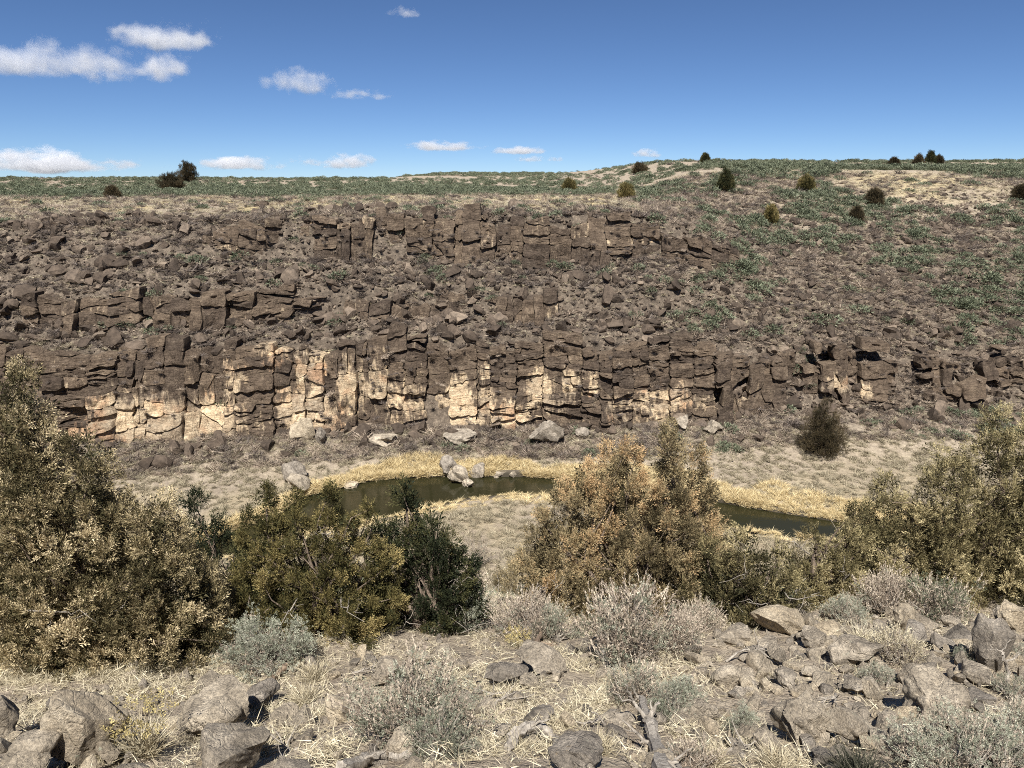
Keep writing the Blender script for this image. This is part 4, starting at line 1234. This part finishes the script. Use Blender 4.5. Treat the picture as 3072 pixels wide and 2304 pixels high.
def shrub(label, seed, X, Y, w, h, leaf=.5, plume=.6, dead=.3, leaf_mat='sage', plume_mat='plume', stem_mat='grey_wood', trunk=.02, name='sagebrush', cat='bush', n=1.0, group=None, low=False):
    """a many-stemmed desert shrub: woody stems, leaf clusters, dry seed plumes"""
    rng = np.random.default_rng(seed)
    p = at(X, Y); m = dist_px(p); wr = w * m / 2; hh = h * m
    root = tag(empty(name, P3(p)), label, cat, group)
    tips, paths = [], []
    ns = int(26 * n)
    for i in range(ns):
        az = rng.uniform(0, 2 * np.pi); rr = math.sqrt(rng.random()); f = 1 - .55 * rr ** 2
        tip = np.array([wr * rr * math.cos(az), wr * rr * math.sin(az), hh * f * rng.uniform(.6, .95)])
        st = np.array([rng.normal(0, .03), rng.normal(0, .03), -.05])
        P = wander(rng, st, tip * np.array([.8, .8, .7]), 6, .35); paths.append((P, np.linspace(trunk, .005, 6)))
        for j in range(5):
            s = P[rng.integers(2, 6)]; e = tip + rng.normal(0, .16, 3) * np.array([wr, wr, hh * .6]) * 1.2
            paths.append((wander(rng, s, e, 4, .3), np.linspace(.006, .0022, 4))); tips.append((e, e - s))
    V, F = tubes(paths, 4); link('stem', mesh('stem', V, [F], M[stem_mat]), root)
    T = np.array([t for t, _ in tips]); D = np.array([d for _, d in tips]); D /= np.maximum(np.linalg.norm(D, axis=1), 1e-6)[:, None]
    sc = max(.35, min(1.0, hh / .8))
    isleaf = rng.random(len(T)) < leaf
    if isleaf.any():
        q = T[isleaf]; k = int(16); c = np.repeat(q, k, 0) + rng.normal(0, .055 * sc, (len(q) * k, 3)); d = np.repeat(D[isleaf], k, 0) + rng.normal(0, .6, c.shape) + np.array([0, 0, .4])
        tint = np.clip(np.repeat(rng.normal(.5, .2, len(q)), k) + rng.normal(0, .18, len(c)), 0, 1)
        link('foliage', sprays_mesh('foliage', rng, c, d, .055 * sc * rng.uniform(.6, 1.4, len(c)), tint, M[leaf_mat], _SAGE), root)
    q = T[rng.random(len(T)) < plume]
    if len(q) and plume > 0:
        k = 7; c = np.repeat(q, k, 0) + rng.normal(0, .05 * sc, (len(q) * k, 3)); d = np.repeat(np.tile(np.array([0, 0, 1.0]), (len(q), 1)), k, 0) + rng.normal(0, .35, c.shape) + c * np.array([.5, .5, 0]) / max(wr, .1)
        tint = np.clip(rng.normal(.55, .25, len(c)), 0, 1)
        link('seed_plume', sprays_mesh('seed_plume', rng, c, d, .17 * sc * rng.uniform(.6, 1.4, len(c)), tint, M[plume_mat], _PLUME), root)
    if dead > 0:
        q = T[rng.random(len(T)) < dead]; k = 9
        if len(q):
            c = np.repeat(q, k, 0) * rng.uniform(.5, 1, (len(q) * k, 1)) + rng.normal(0, .05 * sc, (len(q) * k, 3)); d = rng.normal(0, 1, c.shape) + np.array([0, 0, .6])
            link('twig', sprays_mesh('twig', rng, c, d, .13 * sc * rng.uniform(.5, 1.4, len(c)), rng.random(len(c)), M['brush'], _PLUME, .8), root)
    return root

def tuft(label, seed, X, Y, w, h, mat='grass', n=240, name='grass_tuft', cat='grass', tip=None, group=None):
    p = at(X, Y); m = dist_px(p); hh = h * m
    me = blades(name, seed, n, hh, .32, .006 + .006 * hh, M[mat], curve=.22, up=.5, base_r=w * m * .16, segs=3)
    if tip is None:
        return tag(link(name, me, None, P3(p)), label, cat, group)
    root = tag(empty(name, P3(p)), label, cat, group)
    link('blades', me, root)
    rng = np.random.default_rng(seed); k = 130; az = rng.uniform(0, 6.28, k); r = np.sqrt(rng.random(k)) * w * m * .5
    c = np.stack([r * np.cos(az), r * np.sin(az), hh * rng.uniform(.65, .98, k)], -1)
    link('flower_head', sprays_mesh('flower_head', rng, c, rng.normal(0, .5, (k, 3)) + np.array([0, 0, 1.]), .05 * rng.uniform(.6, 1.4, k), rng.random(k), M[tip], _SAGE), root)
    return root

def shrubs_near():
    s = shrub
    s('tall silvery sagebrush with beige seed plumes at the centre of the slope', 701, 624, 664, 86, 84, .4, .75, .5, n=1.1, trunk=.03)
    s('sagebrush growing over a twisted grey trunk below the tall silvery sagebrush', 702, 632, 704, 50, 46, .45, .2, .8)
    s('wide beige sagebrush with green lower right half left of centre', 703, 415, 742, 112, 74, .5, .45, .8, n=1.5, trunk=.022)
    s('bright green sage spilling from the wide beige sagebrush', 704, 440, 752, 62, 44, .9, .1, .3)
    s('low pinkish beige sage thicket behind the centre slope', 705, 528, 634, 76, 38, .15, .8, .9, n=1.2)
    s('grey blue sage against the foot of the darker green juniper', 706, 458, 628, 46, 48, .85, .2, .2)
    s('pale green sage right of the twisted trunk', 707, 676, 722, 44, 44, .95, .05, .2)
    s('large pale sage at the bottom right corner', 708, 972, 782, 126, 60, .9, .25, .3, n=2.0)
    s('second pale sage behind the corner one at the right edge', 709, 1020, 742, 50, 40, .6, .5, .5)
    s('small green sage between stones right of the twisted trunk', 710, 742, 734, 26, 30, .95, .0, .3, n=.6)
    s('little pale green sage in the middle of the rock field', 711, 876, 690, 34, 26, .9, .1, .4, n=.6)
    s('straw coloured bush right of the split boulder', 712, 896, 662, 46, 32, .05, .9, .8, plume_mat='grass')
    s('pinkish dry sage under the right hand juniper', 713, 886, 614, 54, 40, .1, .8, .9)
    s('dark leaved brush at the foot of the large right juniper', 714, 938, 622, 60, 44, .5, .4, .6, leaf_mat='sage_far')
    s('grey green bush right of the pale smooth boulder', 715, 846, 624, 44, 28, .8, .2, .3)
    s('blue grey sagebrush in front of the olive juniper', 716, 268, 668, 84, 50, .9, .05, .3, n=1.5)
    s('beige plumed bush behind the darker green juniper', 717, 462, 606, 38, 48, .0, .95, .6)
    s('grey lilac brush on the canyon floor behind the beige plumed bush', 718, 476, 566, 44, 34, .05, .5, .9)
    s('pale plumed brush at the right foot of the tall silvery sagebrush', 719, 676, 650, 44, 40, .1, .9, .8)
    s('twiggy pale brush at the left foot of the tan juniper', 720, 700, 634, 40, 34, .2, .7, .9)
    s('small silvery sage on the slope left of the tall silvery sagebrush', 721, 556, 640, 36, 34, .8, .3, .3, n=.8)
    s('green sprig bush at the right edge of the rock field', 722, 1014, 664, 28, 24, .7, .1, .6, n=.6)
    s('low green bush right of the flat slab shaped boulder', 723, 1012, 700, 34, 26, .7, .1, .6, n=.6)
    s('small green sprig bush left of the white dead twig', 724, 968, 664, 26, 20, .8, .1, .6, n=.6)
    s('dry twiggy bush at the bottom edge right of the twisted trunk', 725, 694, 768, 44, 26, .1, .4, 1, n=.8)
    tuft('yellow tipped rabbitbrush between the two large left boulders', 740, 145, 756, 66, 58, 'grass', 420, 'rabbitbrush', 'bush', 'rabbit')
    tuft('yellow green rabbitbrush tuft on the upper centre slope', 741, 518, 648, 30, 18, 'grass', 200, 'rabbitbrush', 'bush', 'rabbit')
    tuft('dark spiky tuft at the bottom edge right of centre', 742, 858, 782, 90, 44, 'tuft_dark', 700)
    tuft('straw bunchgrass clump beside the split boulder', 743, 860, 646, 36, 32, 'grass', 260)
    tuft('pale bunchgrass clump at the bottom edge right of the twisted trunk', 744, 712, 766, 60, 32, 'grass', 420)
    tuft('bunchgrass clump at the bottom centre left of the twisted trunk', 745, 598, 752, 60, 30, 'grass', 400)
    tuft('bunchgrass clump on the bottom edge between stones', 746, 776, 770, 60, 32, 'grass', 420)
    tuft('bunchgrass clump right of the mossy grey boulder', 747, 306, 704, 44, 30, 'grass', 320)
    tuft('grass clump at the edge of the olive juniper shadow', 748, 314, 682, 50, 30, 'grass', 320)
    tuft('thin upright grass in front of the broad brown boulder', 749, 260, 756, 40, 40, 'grass', 120)
    # straw tufts through the near grass, too many to count
    rng = np.random.default_rng(71)
    G = [blades('grass_tuft', 760 + i, 46, .17, .55, .0055, M['grass'], curve=.5, up=.35, base_r=.05, segs=3) for i in range(3)] + \
        [blades('grass_litter', 770 + i, 40, .13, .3, .006, M['grass'], curve=.2, up=.02, base_r=.14, segs=2, lean_pow=5) for i in range(3)]
    n = 24000; x = rng.uniform(-9, 10.5, n); y = 3.0 + 10.8 * rng.random(n) ** .8
    d = fbm(x * .8, y * .8, 2, 3) * np.where(x > 2.2, .55, 1.15) + np.where(x > 2.2, 0, .06)
    k = (d > .5) | (rng.random(n) < .16); d = d[k]; x, y = x[k], y[k]; n = len(x); sc = rng.uniform(.5, 1.3, n)
    gi = np.where(rng.random(n) < np.clip((d - .5) * 2.4, .06, .42), rng.integers(0, 3, n), rng.integers(3, 6, n))
    tag(gn_scatter('near_grass', G, np.stack([x, y, ground(x, y) - .01], -1), np.stack([rng.normal(0, .35, n), rng.normal(0, .35, n), rng.uniform(0, 6.28, n)], -1),
                   np.stack([sc, sc, sc * .8], -1), gi), 'dry straw grass matted over the near slope', kind='stuff')
    # loose brush on the hidden part of the near slope
    x = rng.uniform(-14, 16, 900); y = rng.uniform(13, 34, 900); n = 900; sc = rng.uniform(.7, 1.5, n)
    tag(gn_scatter('slope_scrub', BRUSH_FAR[:4] + SAGE_FAR[:2] + FLOOR_GRASS[:2], np.stack([x, y, ground(x, y) - .05], -1), np.stack([0 * x, 0 * x, rng.uniform(0, 6.28, n)], -1),
                   np.stack([sc, sc, sc * .8], -1), rng.integers(0, 8, n)), 'grey scrub on the steep slope down to the canyon floor', kind='stuff')
shrubs_near()

# ------------------------------------------------------------------ driftwood and dead trunks
def log(label, seed, pts, radii, mat='grey_wood', name='driftwood_log', cat='driftwood', lift=None, forks=()):
    """pts: picture points on the ground (X, Y) with a lift in px above it"""
    rng = np.random.default_rng(seed)
    P = []
    for (X, Y, up) in pts:
        q = at(X, Y); m = dist_px(q); P.append(q + np.array([0, 0, up * m]))
    P = np.array(P); k = 5 * (len(P) - 1) + 1
    t = np.linspace(0, len(P) - 1, k); i = np.minimum(t.astype(int), len(P) - 2); f = (t - i)
    f = f * f * (3 - 2 * f) * .5 + f * .5
    Q = P[i] + (P[i + 1] - P[i]) * f[:, None] + rng.normal(0, .008, (k, 3))
    m = dist_px(P[0]); r = np.interp(t, np.arange(len(radii)), radii) * m
    V, F = [], []
    V, F = tubes([(Q, r * (1 + rng.normal(0, .06, k)))], 14)
    a = np.arange(len(V)) % 14; ridge = 1 + .16 * np.sin(a * 2.7 + seed) + .1 * np.sin(a * 4.9)
    C = np.repeat(Q, 14, 0); V = C + (V - C) * ridge[:, None]
    cen = P.mean(0)
    caps = [np.array([np.arange(14)]), np.array([len(V) - 14 + np.arange(14)[::-1]])]
    me = mesh(name, V - cen, [F, np.concatenate(caps)], M[mat], sharp=50)
    if not forks:
        return tag(link(name, me, None, P3(cen)), label, cat)
    root = tag(empty(name, P3(cen)), label, cat)
    link('log', me, root)
    for (j, dx, dy, dz, rr) in forks:
        s = P[j]; e = s + np.array([dx, dy, dz]) * m
        fk = [(wander(rng, s, e, 7, .35), np.linspace(rr * m, .25 * rr * m, 7))]
        for _ in range(2):
            b = fk[0][0][rng.integers(2, 6)]; fk.append((wander(rng, b, b + (e - s) * .35 + rng.normal(0, .12, 3) * rr * m * 20, 5, .4), np.linspace(rr * m * .4, rr * m * .12, 5)))
        V, F = tubes(fk, 7); link('branch', mesh('branch', V - cen, [F], M[mat], sharp=50), root)
    return root

def wood():
    log('arched grey driftwood piece lying in the grass at lower centre', 801, [(508, 752, 2), (512, 745, 10), (526, 742, 16), (542, 742, 16), (554, 746, 8), (557, 752, 2)], [4, 6, 5.5, 5, 4, 2.5], forks=[(2, 22, 2, 8, 2.6)])
    log('twisted grey dead trunk rising from the bottom edge right of centre', 802, [(672, 800, 2), (660, 770, 6), (654, 750, 9), (648, 732, 14), (640, 716, 20)], [13, 10, 8, 7, 5],
        forks=[(3, -30, 6, 36, 4), (3, 16, 4, 26, 5), (2, -44, 6, 30, 3.6), (1, 20, -3, 6, 5), (4, -16, 0, 22, 3)])
    log('second split grey stump beside the twisted trunk at the bottom edge', 803, [(682, 790, 0), (676, 766, 4), (668, 752, 8)], [8, 5, 2])
    log('grey driftwood log along the bottom edge left of centre', 804, [(340, 772, 3), (362, 766, 6), (384, 762, 8), (412, 760, 5)], [6, 6, 5, 3], forks=[(1, 20, -4, 14, 2), (2, 22, 0, -2, 1.8), (2, 10, 5, 16, 1.5)])
    log('dark weathered branch lying right of the wide beige sagebrush', 805, [(436, 746, 3), (452, 738, 6), (470, 730, 6), (486, 726, 3)], [3.5, 3, 2, 1], forks=[(1, -12, 0, -6, 2)])
    log('fallen brown log arched over the pale flat rock by the olive juniper', 806, [(222, 620, 0), (228, 614, 9), (238, 612, 18), (248, 612, 18), (255, 616, 8), (262, 620, 2)], [4, 5, 5.5, 5.5, 4.5, 3], mat='brown_wood')
    log('small gnarled stump in front of the grey rock at upper centre', 807, [(530, 660, 0), (536, 652, 8), (541, 644, 14)], [4, 3, 1.5], mat='brown_wood', forks=[(1, 18, 0, 3, 2), (1, -8, 0, -6, 2)])
    log('white dead twig standing before the dark faced boulder', 808, [(1003, 694, 0), (1006, 690, 18), (1000, 690, 32), (994, 690, 44)], [2.2, 2, 1.5, 1], mat='grey_wood', forks=[(2, 12, 0, 10, 1.2), (3, -12, 0, 2, .9), (3, 6, 0, 14, .9)])
    log('short dead trunk under the tall silvery sagebrush', 809, [(608, 668, 2), (604, 660, 8), (596, 654, 8), (588, 652, 4)], [3.5, 3, 2.4, 1.2], forks=[(1, 10, 0, 16, 2.2)])
    log('reddish dead root left of the olive juniper shadow edge', 810, [(264, 690, 0), (276, 682, 5), (288, 672, 9)], [3.5, 3, 1.5], mat='brown_wood')
def sticks():
    rng = np.random.default_rng(91)
    k = 0
    for lab, X, Y in (('bleached twig lying in the grass right of the arched driftwood', 574, 746), ('bare grey branch lying left of the twisted trunk', 604, 728), ('bare grey branch beside the green sage of the wide beige bush', 492, 712),
                      ('thin bare branch lying across the sunken slab', 520, 696), ('bleached branch between the lichen stones right of the trunk', 724, 756), ('grey branch lying in front of the broad brown boulder', 300, 752),
                      ('bare branch in the grass below the olive juniper', 352, 676), ('grey branch resting on stones of the rock field', 836, 700), ('bleached branch lying near the pale smooth boulder', 726, 664),
                      ('bare grey branch at the bottom edge by the low lichen boulder', 300, 766)):
        p = at(X, Y); m = dist_px(p); az = rng.uniform(-.5, .9) + (3.14 if k % 2 else 0); L = rng.uniform(26, 46) * m
        d = np.array([math.cos(az), math.sin(az) * .8, 0]); e = p + d * L; e[2] = float(ground(e[0], e[1])) + .05; a = p + np.array([0, 0, .03])
        P = wander(rng, a, e, 8, .45, .06); paths = [(P, np.linspace(.016, .004, 8))]
        for _ in range(5):
            b = P[rng.integers(2, 7)]; paths.append((wander(rng, b, b + d * L * .3 + rng.normal(0, .1, 3) + np.array([0, 0, .06]), 5, .4), np.linspace(.007, .002, 5)))
        V, F = tubes(paths, 6)
        tag(link('dead_branch', mesh('dead_branch', V - p, [F], M['grey_wood'], sharp=60), None, P3(p)), lab, 'branch'); k += 1
wood()
sticks()
print('near', round(time.time() - T0, 1))

# ------------------------------------------------------------------ clouds
def cloud_mat():
    m = bpy.data.materials.new('cloud_vapour'); m.use_nodes = True
    t = m.node_tree; n = t.nodes; l = t.links
    n.remove(n['Principled BSDF'])
    out = n['Material Output']
    pv = n.new('ShaderNodeVolumePrincipled'); l.new(pv.outputs[0], out.inputs['Volume'])
    pv.inputs['Color'].default_value = (0.93, 0.935, 0.95, 1); pv.inputs['Anisotropy'].default_value = 0.0
    tc = n.new('ShaderNodeTexCoord'); oi = n.new('ShaderNodeObjectInfo')
    sep = n.new('ShaderNodeSeparateXYZ'); l.new(tc.outputs['Object'], sep.inputs[0])
    def mt(op, a, b=None, c=None, cl=False):
        x = n.new('ShaderNodeMath'); x.operation = op; x.use_clamp = cl
        for i, v in enumerate((a, b, c)):
            if v is None: continue
            if hasattr(v, 'is_output'): l.new(v, x.inputs[i])
            else: x.inputs[i].default_value = v
        return x.outputs[0]
    zneg = mt('MULTIPLY', mt('MINIMUM', sep.outputs[2], 0.0), 2.2); z = mt('ADD', mt('MAXIMUM', sep.outputs[2], 0.0), zneg)
    r2 = mt('ADD', mt('ADD', mt('MULTIPLY', sep.outputs[0], sep.outputs[0]), mt('MULTIPLY', sep.outputs[1], sep.outputs[1])), mt('MULTIPLY', z, z))
    sc = n.new('ShaderNodeVectorMath'); sc.operation = 'MULTIPLY'; l.new(tc.outputs['Object'], sc.inputs[0]); sc.inputs[1].default_value = (2.1, 2.1, 1.0)
    nz = n.new('ShaderNodeTexNoise'); nz.noise_dimensions = '4D'; l.new(sc.outputs[0], nz.inputs['Vector']); l.new(mt('MULTIPLY', oi.outputs['Random'], 40), nz.inputs['W'])
    nz.inputs['Scale'].default_value = 1.25; nz.inputs['Detail'].default_value = 6; nz.inputs['Roughness'].default_value = 0.62
    f = mt('SUBTRACT', mt('SUBTRACT', 1.2, mt('MULTIPLY', r2, 0.85)), mt('MULTIPLY', mt('SUBTRACT', 1.0, nz.outputs['Fac']), 2.05))
    d = mt('MULTIPLY', f, 2.2, None, True)
    l.new(mt('MULTIPLY', d, 0.014), pv.inputs['Density'])
    return m

def clouds():
    mat = cloud_mat()
    V, F = ico(3)
    me = mesh('cloud', V, [F], mat)
    spec = [(30, 66, 96, 56, 6000, 'grey white cloud with a trailing tail cut by the left edge'), (114, 70, 156, 58, 6000, 'long flat based white cloud at upper left'),
            (165, 70, 70, 40, 5800, 'low right lobe of the long upper left cloud'),
            (165, 42, 120, 48, 7000, 'greyish cloud above the long flat based cloud'), (305, 86, 90, 46, 6500, 'bright domed cloud left of centre in the sky'), (362, 96, 74, 20, 6600, 'thin tail of the domed cloud'),
            (50, 166, 190, 36, 15000, 'wide cloud bank on the horizon at far left'), (240, 166, 110, 24, 15000, 'low cloud on the horizon right of the round juniper'),
            (340, 164, 96, 26, 14000, 'low bright cloud on the horizon left of centre'), (443, 148, 100, 20, 12000, 'thin flat cloud above the plateau at centre'),
            (520, 152, 70, 16, 12500, 'small flat cloud right of the thin flat cloud'), (530, 160, 36, 14, 13000, 'little cloud under the small flat cloud'),
            (648, 155, 40, 16, 12000, 'small isolated white cloud above the right plateau'), (404, 14, 36, 16, 5000, 'faint wisp of cloud near the top edge'), (556, 160, 22, 10, 13000, 'tiny faint cloud right of the little cloud')]
    for X, Y, w, h, dist, lab in spec:
        d = px_ray(X, Y); d = d / np.linalg.norm(d); p = d * dist; m = dist / FPX
        o = link('cloud', me, None, P3(p), (0, 0, 0), (w * m * .62, w * m * .45, h * m * .6))
        tag(o, lab, 'cloud', kind='thing')
clouds()
print('script', round(time.time() - T0, 1))

print('triangles', sum(sum(len(p) - 2 for p in [[0] * 3]) * len(o.data.loop_triangles) if False else sum(max(0, q) for q in [len(o.data.loops) - 2 * len(o.data.polygons)]) for o in S.objects if o.type == 'MESH'))
